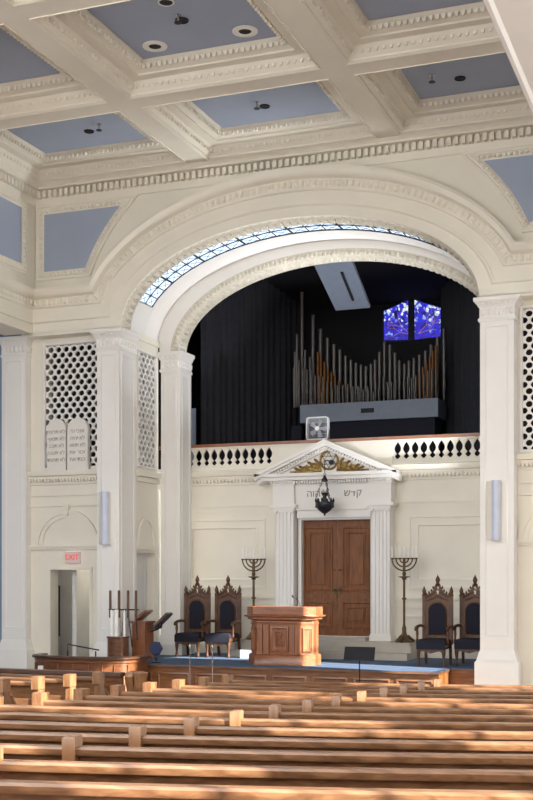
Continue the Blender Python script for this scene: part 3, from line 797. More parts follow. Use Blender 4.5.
# gilded carving in the pediment
t = thing('gilded_carving', 'gilded star medallion flanked by leaf scrolls in the pediment', 'carving', (-8.33, YP + .08, 2.32))
MB().tube([(.20 * math.cos(2 * PI * k / 32), 0, .27 + .20 * math.sin(2 * PI * k / 32)) for k in range(32)], .024, 8, True).build('medallion_ring', 'gold', t)
s = MB()
for o in (0, PI):
    s.tube([(.175 * math.sin(o + 2 * PI * k / 3), -.005, .27 + .175 * math.cos(o + 2 * PI * k / 3)) for k in range(3)], .014, 6, True)
s.build('star', 'gold', t)
for sg in (-1, 1):
    q = MB()
    def spiral(cx, cz, r0, turns, start, rt):
        return [(sg * (cx + r0 * (1 - .8 * k / 28) * math.cos(start + turns * 2 * PI * k / 28)), 0, cz + r0 * (1 - .8 * k / 28) * math.sin(start + turns * 2 * PI * k / 28)) for k in range(29)]
    q.tube(spiral(.34, .15, .105, 1.4, 2.2, .03), [.032 * (1 - .4 * k / 28) for k in range(29)], 7)
    q.tube(spiral(.56, .105, .075, 1.4, 2.0, .03), [.026 * (1 - .4 * k / 28) for k in range(29)], 7)
    q.tube([(sg * x, 0, z) for x, z in ((.2, .06), (.4, .035), (.6, .025), (.8, .03), (.9, .05))], [.03, .03, .028, .022, .008], 7)
    for x, z, l, an in ((.30, .27, .12, 2.4), (.45, .22, .11, 2.6), (.66, .14, .10, 2.7), (.76, .10, .1, 2.8), (.24, .16, .1, 2.0), (.5, .1, .09, .6), (.68, .06, .09, .4)):
        c = V((sg * x, 0, z)); d = V((-sg * math.cos(an), 0, math.sin(an))) * -l * .6
        q.tube([c - d, c - d * .3, c + d * .5, c + d], [.008, .035, .03, .006], 6)
    q.prism([(sg * u, v) for u, v in ((.17, .02), (.93, .02), (.90, .05), (.78, .06), (.70, .11), (.62, .10), (.54, .17), (.45, .16), (.38, .23), (.28, .22), (.20, .28))], PY, .0, .025)
    q.build('leaf_scroll', 'gold', t)

# hanging lamp before the ark
HX, HY = -8.27, 25.0
t = thing('eternal_lamp', 'dark iron lamp hanging on chains before the pediment', 'lamp', (HX, HY, 1.40))
MB().tube([(0, .5, 1.14), (0, .2, 1.16), (0, .02, 1.13), (0, 0, 1.05)], .014, 8).lathe([(.05, 0), (.06, -.015), (.05, -.03)], (0, .47, 1.14), 12, 'y').build('bracket', 'iron', t)
def chain(a, b, r=.022):
    m = MB(); a, b = V(a), V(b); n = max(2, int((b - a).length / .055)); d = (b - a).normalized()
    for k in range(n):
        c = a + (b - a) * ((k + .5) / n); side = d.cross(V((0, 1, 0)) if k % 2 else V((1, .3, 0))).normalized()
        m.tube([c + d * .034 * math.cos(q) + side * .018 * math.sin(q) for q in [2 * PI * j / 8 for j in range(8)]], .0075, 5, True)
    return m
chain((0, 0, 1.06), (0, 0, .80)).build('chain', 'iron', t)
MB().lathe([(.012, .82), (.03, .80), (.035, .77), (.07, .72), (.075, .69), (.03, .68)], n=14).build('chain_cap', 'iron', t)
for k in range(3):
    q = R(200) + 2 * PI * k / 3
    chain((.05 * math.cos(q), .05 * math.sin(q), .70), (.2 * math.cos(q), .2 * math.sin(q), .30)).build('chain', 'iron', t)
b = MB(); b.lathe([(.004, -.06), (.02, -.05), (.02, -.02), (.05, 0), (.13, .06), (.19, .13), (.205, .20), (.195, .24), (.17, .245), (.16, .22), (.10, .22)], n=20)
for k in range(12):
    q = 2 * PI * k / 12
    b.lathe([(.018, .23), (.024, .27), (.012, .31), (.003, .33)], (.195 * math.cos(q), .195 * math.sin(q), 0), 8)
    b.lathe([(.02, 0), (.03, .03), (.008, .06)], (.185 * math.cos(q), .185 * math.sin(q), .12), 8)
b.build('bowl', 'iron', t)
MB().lathe([(.05, .2), (.055, .30), (.04, .36), (.07, .42), (.075, .44), (.03, .45)], n=14).build('oil_cup', 'iron', t)

# ------------------------------------------------------------------ menorahs
def menorah(x, y, z, label):
    t = thing('menorah', label, 'menorah', (x, y, z), 0, 'seven-branched menorahs')
    b = MB(); b.lathe([(.19, 0), (.19, .025), (.13, .05), (.10, .10), (.06, .16), (.04, .24)], n=18)
    for k in range(3):
        q = R(30) + 2 * PI * k / 3
        b.tube([(.08 * math.cos(q), .08 * math.sin(q), .14), (.16 * math.cos(q), .16 * math.sin(q), .07), (.225 * math.cos(q), .225 * math.sin(q), .02)], [.03, .026, .03], 8)
    b.build('base', 'brass', t)
    b = MB(); b.lathe([(.042, .22), (.05, .30), (.035, .34), (.026, .38), (.026, .9), (.05, .91), (.05, .94), (.026, .95), (.026, 1.32), (.06, 1.34), (.04, 1.36), (.13, 1.385), (.13, 1.395), (.03, 1.41), (.045, 1.45), (.03, 1.50), (.03, 1.76)], n=14)
    b.build('stem', 'brass', t)
    top = 1.775
    for r in (.267, .18, .093):
        m = MB(); m.tube([(r * math.cos(PI + PI * k / 24), 0, top + r * math.sin(PI + PI * k / 24) * .95) for k in range(25)], .0155, 8)
        m.build('branch', 'brass', t)
    MB().tube([(-.278, 0, top), (.278, 0, top)], .012, 8).build('cross_bar', 'brass', t)
    for k in range(7):
        cx = -.267 + .267 / 3 * k
        cupo = MB().lathe([(.012, top - .02), (.028, top + .005), (.028, top + .018), (.012, top + .02)], (cx, 0, 0), 10).build('candle_cup', 'brass', t)
        MB().lathe([(.0135, top + .018), (.0135, top + .25), (.004, top + .275)], (cx, 0, 0), 8).build('candle', 'candle', cupo)
menorah(-10.0, 25.2, ZP + .355, 'bronze seven-branched menorah left of the ark doors')
menorah(-6.56, 25.2, ZP + .355, 'bronze seven-branched menorah right of the ark doors')

# ------------------------------------------------------------------ thrones
def throne(x, y, label, rz=0):
    t = thing('throne_chair', label, 'chair', (x, y, ZP), rz, 'carved gothic chairs on the platform')
    s = MB(); s.prism([(-.29, -.38), (.29, -.38), (.26, .22), (-.26, .22)], lambda u, v, d: (u, v, d), .36, .42); sf = s.build('seat_frame', 'walnut', t)
    s = MB(); s.loops([[(sx * w, yy, z) for sx, yy in ((-1, -.38 + e), (1, -.38 + e), (.92, .2), (-.92, .2))] for w, e, z in ((.285, -.015, .33), (.285, -.015, .43), (.29, -.005, .47), (.27, .015, .51), (.22, .06, .525))], True, True, True); s.build('seat_cushion', 'velvet', sf)
    ap = MB(); ap.prism([(-.27, .36), (-.27, .26), (-.16, .29), (0, .25), (.16, .29), (.27, .26), (.27, .36)], PY, -.37, -.345); ap.build('apron', 'walnut', sf)
    for sx in (-1, 1):
        MB().lathe([(.028, 0), (.038, .02), (.03, .06), (.022, .12), (.034, .22), (.04, .26), (.04, .38)], (sx * .25, -.34, 0), 12).build('leg', 'walnut', t)
        MB().loops([[(sx * .25 + a, .24 + dy + b, z) for a, b in ((-.025, -.025), (.025, -.025), (.025, .025), (-.025, .025))] for z, dy in ((0, .08), (.2, .03), (.42, 0))], True, True, True).build('leg', 'walnut', t)
        # back post with spire
        pm = MB(); pm.box(sx * .275 - .032, sx * .275 + .032, .20, .265, .40, 1.36)
        pm.lathe([(.045, 1.36), (.048, 1.385), (.03, 1.395), (.034, 1.42), (.042, 1.45), (.032, 1.49), (.012, 1.54), (.003, 1.56)], (sx * .275, .232, 0), 12)
        pm.build('back_post', 'walnut', t)
        am = MB(); am.tube([(sx * .29, .21, .76), (sx * .31, .05, .78), (sx * .32, -.15, .765), (sx * .315, -.27, .74), (sx * .31, -.31, .70)], [.026, .03, .032, .036, .03], 10)
        am.lathe([(.026, .43), (.034, .48), (.02, .54), (.03, .62), (.022, .70), (.03, .75)], (sx * .305, -.22, 0), 12)
        am.build('arm', 'walnut', t)
    f = MB()
    for sx in (-1, 1):
        half = [(0, .44), (sx * .25, .44), (sx * .25, 1.30), (sx * .235, 1.36), (sx * .19, 1.40), (sx * .13, 1.43), (sx * .085, 1.49), (sx * .05, 1.58), (0, 1.62), (0, 1.56), (sx * .018, 1.54), (sx * .018, 1.505), (sx * .034, 1.49), (sx * .034, 1.455), (sx * .018, 1.44), (sx * .022, 1.41), (0, 1.385)]
        if sx < 0: half = half[::-1]
        f.prism(half, PY, .215, .255)
        for x0, z0 in ((.21, 1.39), (.16, 1.42), (.11, 1.46), (.075, 1.52)):
            f.lathe([(.006, -.02), (.024, 0), (.012, .03), (.002, .045)], (sx * (x0 + .018), .235, z0), 8)
    bk = f.build('backrest', 'walnut', t)
    tr = MB()
    arc = [(-.175, .60)] + [(-.175 + .0 , 1.02)] + [(.175 * math.cos(PI - PI * k / 14), 1.06 + .16 * math.sin(PI * k / 14)) for k in range(15)] + [(.175, 1.02), (.175, .60)]
    tr.tube([(u, .21, v) for u, v in arc], .02, 8, True)
    tr.tube([(-.24, .205, 1.33), (-.12, .205, 1.39), (0, .205, 1.50), (.12, .205, 1.39), (.24, .205, 1.33)], .014, 8)
    tr.tube([(-.22, .205, 1.27), (-.11, .205, 1.30), (0, .205, 1.36), (.11, .205, 1.30), (.22, .205, 1.27)], .012, 8)
    tr.build('carved_tracery', 'walnut', bk)
    cu = MB(); cu.prism([(u * .97, v) for u, v in arc], PY, .185, .216); cu.build('back_cushion', 'velvet', bk)
    fi = MB(); fi.lathe([(.02, 1.55), (.045, 1.58), (.05, 1.60), (.028, 1.615), (.04, 1.65), (.048, 1.68), (.036, 1.72), (.014, 1.76), (.003, 1.79)], (0, .235, 0), 12); fi.build('finial', 'walnut', bk)
    return t
throne(-11.13, 24.45, 'carved gothic throne chair nearest the left pilaster', R(2))
throne(-10.42, 24.5, 'carved gothic throne chair standing left of the bronze menorah', R(0))
throne(-5.53, 23.65, 'dark carved gothic throne chair standing fully clear of the right arch pilaster')
throne(-4.85, 23.99, 'dark carved gothic throne chair half hidden by the right arch pilaster')

# ------------------------------------------------------------------ pulpit lectern
def octo(w, d, c):      # plan with chamfered front corners
    return [(-w, d), (-w, -d + c), (-w + c, -d), (w - c, -d), (w, -d + c), (w, d)]
t = thing('pulpit', 'carved mahogany pulpit desk with chamfered corners at the platform front', 'pulpit', (-8.40, 22.76, ZP))
def stack(rows, c=.2, dd=.26):
    m = MB(); m.loops([[(u, v, z) for u, v in octo(w * .95, dd + (w - .70), c)] for w, z in rows], True, True, True); return m
stack([(.735, 0), (.735, .19), (.725, .205), (.71, .215)]).build('plinth', 'redwood_h', t)
stack([(.69, .21), (.69, .80)]).build('body', 'redwood', t)
stack([(.70, .80), (.705, .83), (.69, .84), (.69, .87), (.74, .90), (.755, .905), (.755, .935), (.80, .95), (.81, .965), (.81, .985), (.77, .99), (.76, 1.0)]).build('cornice', 'redwood_h', t)
stack([(.76, .99), (.76, 1.15), (.74, 1.15), (.73, 1.02)]).build('reading_tray', 'redwood_h', t)
fd = -.26 + .01
for x0, x1 in ((-.445, -.34), (-.31, -.20), (.24, .34), (.35, .45)):
    p = MB(); p.box(x0, x1, fd - .04, fd + .02, .21, .80); p.box(x0 - .01, x1 + .01, fd - .05, fd + .02, .74, .80); p.box(x0 - .01, x1 + .01, fd - .05, fd + .02, .21, .26)
    frame(p, rect(x0 + .025, x1 - .025, .30, .70), lambda u, v, d: (u, d, v), [(0, fd - .04), (.008, fd - .028), (.012, fd - .028)])
    p.build('pilaster_strip', 'redwood', t)
p = MB(); frame(p, rect(-.17, .21, .26, .76), PY, [(0, fd), (0, fd - .03), (.03, fd - .035), (.05, fd - .012), (.09, fd - .01), (.095, fd - .025), (.11, fd - .025), (.12, fd)])
for k in range(10):
    q = 2 * PI * k / 10
    c = V((.02 + .055 * math.cos(q), fd - .01, .51 + .08 * math.sin(q))); d = V((math.cos(q) * .04, 0, math.sin(q) * .06))
    p.tube([c - d, c, c + d], [.006, .022, .004], 6)
p.lathe([(.035, .0), (.03, -.03), (.01, -.045)], (.02, fd, .51), 12, 'y')
for sx in (-1, 1):
    for sz in (-1, 1): p.tube([(.02 + sx * .03, fd - .01, .51 + sz * .1), (.02 + sx * .08, fd - .015, .51 + sz * .13), (.02 + sx * .06, fd - .01, .51 + sz * .06)], .012, 6)
p.build('carved_panel', 'redwood', t)
for sx in (-1, 1):      # chamfer panels
    c = V((sx * (.69 * .95 - .1), -.25 + .1 - .0, 0)); tv = V((sx * .7071, .7071, 0)); nv = V((sx * .7071, -.7071, 0))
    p = MB(); fn = lambda u, v, d: c + tv * u + nv * d + V((0, 0, v))
    frame(p, rect(-.105, .105, .27, .74), fn, [(0, 0), (0, .03), (.02, .032), (.03, .012), (.05, .012), (.06, .0)])
    p.build('side_panel', 'redwood', t)
t = thing('gooseneck_microphone', 'thin black gooseneck microphone on the pulpit desk', 'microphone', (-8.05, 22.8, ZP + 1.02))
MB().lathe([(.03, -.0), (.03, .02), (.012, .03)], n=10).build('base', 'black', t)
MB().tube([(0, 0, .02), (-.0, 0, .14), (-.03, 0, .23), (-.09, -.01, .29), (-.14, -.02, .31)], .008, 6).build('neck', 'black', t)
MB().tube([(-.13, -.02, .305), (-.15, -.02, .33), (-.17, -.02, .355)], [.012, .02, .016], 8).build('head', 'black', t)
t = thing('box', 'low white box on the carpet between the thrones and the pulpit', 'box', (-9.62, 24.3, ZP))
MB().box(-.28, .28, -.14, .14, 0, .18).build('body', 'plastic', t); MB().box(-.0, .2, .0, .14, .18, .34).build('lid', 'plastic', t)

# ------------------------------------------------------------------ left: curved parapet, reader's stand, poles
t = thing('parapet', 'curved mahogany parapet with dark cap before the left pilaster', 'parapet', (-12.07, 21.2, zf))
def arcp(r, a0, a1, n=22): return [(r * math.cos(R(a0 + (a1 - a0) * k / n)), r * math.sin(R(a0 + (a1 - a0) * k / n))) for k in range(n + 1)]
# plan: gentle bulge toward the nave
plan = [(-1.28, .35), (-1.22, -.02), (-1.05, -.16), (-.75, -.27), (-.4, -.34), (0, -.37), (.4, -.35), (.72, -.30), (.98, -.22), (1.22, -.05), (1.32, .2), (1.34, .6)]
plan = [(u * .86, v) for u, v in plan]
def ribbon(off, z): 
    o = []
    for i, p in enumerate(plan):
        a = V(plan[max(0, i - 1)]); b = V(plan[min(len(plan) - 1, i + 1)]); d = (b - a).normalized()
        o.append((p[0] + d.y * off, p[1] - d.x * off, z))
    return o
H = 1.06
m = MB(); m.loops([ribbon(o, z) for o, z in ((-.06, 0), (.03, 0), (.03, .22), (.0, .24), (0, H - .14), (.02, H - .12), (.02, H - .06), (-.06, H - .06))], closed=False); m.build('panelling', 'panelwood', t)
m = MB(); m.loops([ribbon(o, z) for o, z in ((-.10, H - .06), (.06, H - .06), (.075, H - .045), (.075, H - .02), (.05, H), (-.10, H), (-.10, H - .06))], closed=False); m.build('cap', 'darkwood', t)
for i in range(1, 10): MB().tube([(plan[i][0], plan[i][1] - .005, .3), (plan[i][0], plan[i][1] - .005, H - .16)], .018, 6).build('panel_strip', 'panelwood', t)
MB().box(-.86, -.74, -.245, -.19, .74, .85).build('socket_plate', 'candle', t, 'pale socket plate')

t = thing('pole_stand', 'round wooden drum holding four tall thin poles', 'stand', (-11.86, 22.32, ZP))
MB().lathe([(.22, 0), (.22, .48), (.24, .49), (.24, .52), (.0, .52)], (0, 0, 0), 24).build('drum', 'panelwood', t)
for x, w, mt in ((-.16, .018, 'candle'), (.02, .016, 'candle'), (.16, .011, 'candle'), (.31, .011, 'walnut')):
    pass
for k, (x, r1) in enumerate(((-.17, .05), (.0, .045), (.15, .03), (.20, .02))):
    yy = (.0, -.08, .06, -.02)[k]
    p = MB().lathe([(r1, .52), (r1, 1.05), (r1 * .8, 1.07)], (x * .8, yy, 0), 12).build('candle', 'candle', t)
xs4 = (-.17, .03, .24, .42)
m = MB()
for k, x in enumerate(xs4):
    MB().lathe([(.028, .9), (.026, 1.45), (.01, 1.47)], (x, -.02, 0), 10).build('pole', 'walnut', t)
m.tube([(xs4[0] - .03, -.03, 1.07), (xs4[3] + .07, -.03, 1.07)], .014, 8)
m.tube([(xs4[3] + .02, 0, .45), (xs4[3], -.02, 1.0)], .014, 8); m.tube([(xs4[2] + .06, .05, .3), (xs4[2], -.02, 1.0)], .014, 8)
m.build('cross_bar', 'iron', t)

t = thing('reading_desk', "slim wooden reader's desk with two sloping book boards", 'reading desk', (-11.57, 22.87, ZP))
MB().loops([[(-.15, -.2, z), (.15, -.2, z), (.15, .2, z), (-.15, .2, z)] for z in (0, .78)] + [[(-.18, -.23, .78), (.18, -.23, .78), (.18, .23, .78), (-.18, .23, .78)]] + [[(-.18, -.23, .82), (.18, -.23, .82), (.18, .23, .82), (-.18, .23, .82)]], True, True, True).build('body', 'redwood', t)
MB().obox((.02, 0, .94), (.13, 0, .10), (0, .17, 0), (-.012, 0, .016)).build('book_board', 'redwood_h', t)
m = MB().obox((.45, 0, .83), (.165, 0, .155), (0, .15, 0), (-.013, 0, .018)); m.build('book_board', 'darkwood', t)
MB().tube([(.18, 0, .60), (.36, 0, .66), (.45, 0, .81)], .018, 8).lathe([(.03, -.05), (.05, 0), (.03, .05)], (.43, -.06, .72), 10).build('bracket', 'iron', t)

o = MB(); c = 0
for k in range(1): o.lathe([(.17, -.03), (.185, 0), (.17, .03)], (0, 0, 0), 6, 'y')
t = thing('cushion_stand', 'dark blue faceted cushion on a low stand beside the reading desk', 'cushion', (-10.98, 22.3, ZP))
MB().lathe([(.02, -.05), (.125, -.04), (.155, 0), (.125, .04), (.02, .05)], (0, 0, .29), 6, 'y').build('cushion', 'navy', t)
MB().lathe([(.10, 0), (.10, .015), (.015, .03), (.015, .1)], n=12).build('stand', 'iron', t)
t = thing('stair_rail', 'thin dark metal rail before the left pilaster', 'rail', (-12.45, 21.9, zf))
MB().tube([(-.35, 0, .75), (-.35, 0, 1.23), (.35, .05, 1.12)], .016, 8).build('handrail', 'iron', t)
for x in (-.35, .3): MB().tube([(x, 0, 0), (x, .0, 1.1)], .016, 8).build('post', 'iron', t)

# ------------------------------------------------------------------ microphone stands and music stand
for px, Xx, lab in ((189, -9.96, 'chrome microphone stand before the left throne chair'), (211, -9.48, 'chrome microphone stand before the second throne chair')):
    t = thing('microphone_stand', lab, 'microphone stand', (Xx, 21.72, zfloor(21.7)), 0, 'microphone stands before the platform')
    MB().lathe([(.13, 0), (.13, .02), (.03, .04), (.012, .05)], n=16).build('base', 'iron', t)
    MB().lathe([(.011, .03), (.011, 1.165)], n=8).build('pole', 'steel', t)
    MB().lathe([(.013, 1.145), (.024, 1.175), (.03, 1.215), (.026, 1.245), (.01, 1.26)], n=10).build('microphone', 'steel', t)
t = thing('music_stand', 'black music stand before the right half of the platform', 'music stand', (-6.47, 21.6, zfloor(21.6) - .0))
MB().lathe([(.012, 0.02), (.012, 1.02), (.02, 1.04)], n=8).build('pole', 'iron', t)
MB().obox((0, .0, 1.15), (.29, 0, 0), (0, .012, -.004), (0, .04, .12)).build('desk', 'black', t)
MB().box(-.29, .29, -.1, -.03, 1.03, 1.045).build('lip', 'black', t)
for k in range(3):
    q = R(90 + 120 * k); MB().tube([(0, 0, .12), (.25 * math.cos(q), .25 * math.sin(q), .012)], .011, 6).build('leg', 'iron', t)

# ------------------------------------------------------------------ pews
CURV = 25.0; PXC = -8.3
def row_y(yk, x): return yk + (x - PXC) ** 2 / (2 * CURV)
def pew(yk, x0, x1, label, posts=(), ends=(), group='curved oak pews of the nave', lift=None):
    zb = zfloor(yk); hgt = .93
    ox = (x0 + x1) / 2
    t = thing('pew', label, 'pew', (ox, row_y(yk, ox), zb), 0, group)
    oy = t.location.y
    n = max(4, int((x1 - x0) / .35)); xs = [x0 + (x1 - x0) * k / n for k in range(n + 1)]
    def sweep(prof, close=True):
        m = MB(); m.loops([[(x - ox, row_y(yk, x) - oy + a, z) for a, z in prof] for x in xs], True, True, True); return m
    # backrest leans back towards the nave's rear; everything faces the platform
    sweep([(.005, .885), (-.018, .885), (.05, .40), (.075, .40)]).build('backrest', 'oak', t)
    sweep([(-.062, hgt - .052), (-.066, hgt - .045), (-.066, hgt - .014), (-.052, hgt), (.030, hgt), (.042, hgt - .012), (.042, hgt - .04), (.03, hgt - .052)]).build('top_rail', 'oak', t)
    sweep([(.02, .41), (.03, .45), (.45, .46), (.47, .445), (.47, .425), (.45, .41)]).build('seat', 'oak', t)
    sweep([(-.045, .60), (-.045, .72), (-.03, .72), (-.012, .60)]).build('back_moulding', 'oak', t)
    sweep([(.40, .06), (.40, .41), (.43, .41), (.43, .06)]).build('seat_apron', 'oak', t)
    sweep([(.06, .0), (.06, .41), (.09, .41), (.09, .0)]).build('skirting', 'oak', t)
    for x in posts:
        y = row_y(yk, x) - oy; ang = math.atan((x - PXC) / CURV)
        a = V((math.cos(ang), math.sin(ang), 0)); b = V((-math.sin(ang), math.cos(ang), 0))
        c = V((x - ox, y, 0)); m = MB()
        def ring(w, d0, d1, z): return [c + a * -w + b * d0 + V((0, 0, z)), c + a * w + b * d0 + V((0, 0, z)), c + a * w + b * d1 + V((0, 0, z)), c + a * -w + b * d1 + V((0, 0, z))]
        m.loops([ring(.03, -.045, .04, 0), ring(.03, -.045, .04, hgt - .085), ring(.041, -.088, .05, hgt - .08), ring(.042, -.09, .05, hgt + .055), ring(.036, -.083, .044, hgt + .064)], True, True, True)
        m.build('divider_post', 'oak_end', t)
    for x in ends:
        y = row_y(yk, x) - oy
        m = MB()
        pr = [(-.09, 0), (.46, 0), (.46, .40), (.44, .52), (.36, .56), (.24, .58), (.14, .66), (.085, .78), (.06, hgt + .06), (-.095, hgt + .06), (-.095, hgt - .09), (-.07, hgt - .10)]
        m.prism(pr, lambda u, v, d: (x - ox + d, y + u, v), -.032, .032)
        m.prism([(-.10, hgt - .09), (.06, hgt - .09), (.06, hgt + .07), (-.10, hgt + .07)], lambda u, v, d: (x - ox + d, y + u, v), -.052, .052)
        m.tube([(x - ox, y + .42, .585), (x - ox, y + .30, .60), (x - ox, y + .2, .66), (x - ox, y + .13, .77)], [.055, .05, .045, .03], 8)
        m.build('end_panel', 'oak_end', t)
    return t
ords = ['front', 'second', 'third', 'fourth', 'fifth', 'sixth', 'seventh', 'eighth', 'ninth', 'tenth', 'eleventh', 'twelfth', 'thirteenth', 'fourteenth']
for k in range(14):
    num = 12 - k                                     # row number, 12 at the front
    yd = 6.575 + .8373 * (num - 1) - .0032 * (num - 1) ** 2
    xd = -3.804 + .0267 * (yd - 6.57)                # divider between two lengths of the row
    yk = yd - (xd - PXC) ** 2 / (2 * CURV)
    xl = -6.33
    lab = 'curved oak nave pew, %s row counted from the platform' % ords[k]
    if k == 0: lab = 'short curved oak nave pew in the front row nearest the platform'
    if k == 13: lab = 'curved oak nave pew lowest in the picture, nearest the viewer'
    pew(yk, xl, -.4, lab, (xd,), (xl,))
for k in range(4):
    yd = 6.575 + .8373 * (11 - k) - .0032 * (11 - k) ** 2
    yk = yd - 4.65 ** 2 / (2 * CURV) - .2
    pew(yk, -14.6, -8.14, 'oak pew left of the aisle, %s row behind the dark-capped screen' % ['first', 'second', 'third', 'fourth'][k], (), (-8.14,), 'oak pews left of the aisle')
# low screen in front of the left pews
t = thing('pew_front_screen', 'low dark-capped oak screen in front of the pews left of the aisle', 'screen', (-11.2, 15.75, zfloor(15.75)))
def screen_arc(prof):
    m = MB(); m.loops([[(x + 11.2, (x - PXC) ** 2 / (2 * CURV) - .16 + a, z) for a, z in prof] for x in [-14.6 + .43 * k for k in range(15)] + [-8.22]], True, True, True); return m
screen_arc([(0, 0), (.05, 0), (.05, .91), (0, .91)]).build('panel', 'panelwood', t); screen_arc([(-.05, .91), (.1, .91), (.1, .965), (-.05, .965)]).build('cap', 'darkwood', t)
m = MB(); m.prism([(-.1, 0), (.16, 0), (.16, .55), (.12, .62), (.14, .74), (.20, .84), (.20, .93), (.12, .97), (-.08, .97), (-.12, .9), (-.10, .8), (-.05, .70), (-.07, .6), (-.1, .55)], lambda u, v, d: (d, u, v), 3.0, 3.12)
m.lathe([(.03, .62), (.085, .68), (.10, .78), (.09, .86), (.11, .92), (.11, .96), (.04, .98)], (3.2, -.02, 0), 14); m.tube([(3.2, -.02, .64), (3.17, 0, .4), (3.14, .02, .15)], [.05, .04, .05], 10)
m.build('scroll_end', 'oak_end', t)

# ------------------------------------------------------------------ organ gallery
m = MB()
m.box(-12.9, -3.9, YW + .15, 31, 2.45, 2.56)
struct(m.build('floor_gallery', 'blackroom'))
m = MB(); m.box(-12.9, -3.9, 30.3, 30.4, 2.5, 8.2); m.box(-12.95, -12.85, YW + .2, 30.4, 2.5, 8.2); m.box(-3.95, -3.85, 25.1, 30.4, 2.5, 8.2)
m.box(-12.95, -12.2, 25.2, 25.3, 5.2, 8.2); m.box(-13.2, -3.5, 23.05, 25.4, 8.2, 8.3); m.box(-3.6, -3.5, 23.05, 25.4, 5.3, 8.2); m.box(-13.2, -13.1, 23.05, 25.4, 5.3, 8.2)  # the slab and sides over the vault are added to block leaking sun
struct(m.build('wall_gallery_and_sunblock', 'blackroom'))
m = MB(); m.prism([(25.1, 7.4), (27.6, 7.75), (30.4, 7.0), (30.4, 7.1), (27.6, 7.9), (25.1, 7.6)], lambda u, v, d: (d, u, v), -12.95, -3.85); struct(m.build('ceiling_gallery', 'blackroom'))
def curtain(label, a, b, z0, z1, folds, name='stage_curtain'):
    a, b = V(a), V(b); L_ = (b - a).length; d = (b - a) / L_; n = V((-d.y, d.x)); pts = []
    N = folds * 8
    ph = [random.uniform(.7, 1.3) for _ in range(folds + 1)]
    for k in range(N + 1):
        s = k / N; w = .045 * math.sin(2 * PI * folds * s) * ph[int(s * folds)]
        pts.append(a + d * L_ * s + n * w)
    c = (a + b) / 2
    m = MB(); m.loops([[(p.x - c.x, p.y - c.y, z) for p in pts] for z in (0, (z1 - z0) / 2, z1 - z0)], closed=False)
    m.loops([[(p.x - c.x + n.x * .012, p.y - c.y + n.y * .012, z) for p in pts] for z in (0, z1 - z0)], closed=False)
    o = m.build(name, 'curtain'); o.location = (c.x, c.y, z0); tag(o, label, 'curtain', 'charcoal curtains of the organ gallery'); return o
curtain('charcoal pleated curtain covering the left side of the organ gallery', (-11.78, 26.3), (-10.55, 30.0), 2.56, 7.5, 17)
curtain('charcoal pleated curtain covering the right side of the organ gallery', (-6.85, 29.9), (-4.6, 26.4), 2.56, 7.5, 16)
# pale side door at the gallery's left end
o = struct(MB().box(-12.3, -11.86, 26.18, 26.22, 2.56, 4.0).build('door_5', 'casegrey'))
m = MB(); frame(m, rect(-12.26, -11.9, 2.66, 3.9), PY, [(0, 26.18), (0, 26.165), (.04, 26.165), (.05, 26.175)]); struct(m.build('door_panel', 'casegrey', o))
# sloping pale ceiling panel
t = thing('sound_panel', 'sloping pale grey panel hanging in the dark organ gallery', 'panel', (-8.6, 27.0, 6.0))
def pxz(px, py, Y):
    f, th = 1218., math.atan(468.5 / 1218.); tt = (px - 266.5) / f
    X = Y * math.tan(math.atan(tt) - th); D = Y * math.cos(th) - X * math.sin(th); return V((X, Y, (578 - py) / f * D))
q = [V((-8.93, 26.2, 7.12)), V((-8.03, 26.2, 7.12)), V((-7.98, 27.5, 6.33)), V((-8.82, 27.5, 6.33))]
nn = (q[1] - q[0]).cross(q[3] - q[0]).normalized() * .05
lo = V(t.location)
MB().add([p - lo for p in q] + [p - lo + V((0, .05, .08)) for p in q], [(0, 1, 2, 3), (7, 6, 5, 4), (0, 4, 5, 1), (1, 5, 6, 2), (2, 6, 7, 3), (3, 7, 4, 0)]).build('board', 'casegrey', t)
c0 = (q[0] + q[1] + q[2] + q[3]) / 4 - lo; dv = (q[2] - q[1]).normalized()
MB().obox(c0 + V((.12, -.02, -.02)), (.025, 0, 0), dv * .45, (0, .01, .02)).build('slot', 'black', t)

# stained-glass window: two halves of a hexagon on the back wall
YG = 30.2
def at_back(px, py): p = pxz(px, py, YG); return (p.x, p.z)
wl_ = [at_back(384, 311), at_back(384, 340.5), at_back(408.5, 339.5), at_back(408.5, 300)]
wr_ = [at_back(414.5, 300), at_back(414.5, 339.5), at_back(441, 336), at_back(441, 308)]
w0 = MB(); ctr = V(((wl_[0][0] + wr_[3][0]) / 2, YG, wl_[1][1]))
big = [(p[0], p[1]) for p in (wl_[1], wl_[0], wl_[3], wr_[0], wr_[3], wr_[2])]
loc = lambda u, v, d: (u - ctr.x, d - ctr.y, v - ctr.z)
w0.prism([( ctr.x + (u - ctr.x) * 1.08, ctr.z + .6 + (v - ctr.z - .6) * 1.1) for u, v in big], loc, YG + .02, YG + .06)
wo = w0.build('window_2', 'black'); wo.location = ctr; struct(wo)
for P in (wl_, wr_):
    g = MB(); g.prism(P, loc, YG, YG + .02); struct(g.build('stained_pane', 'stained', wo))
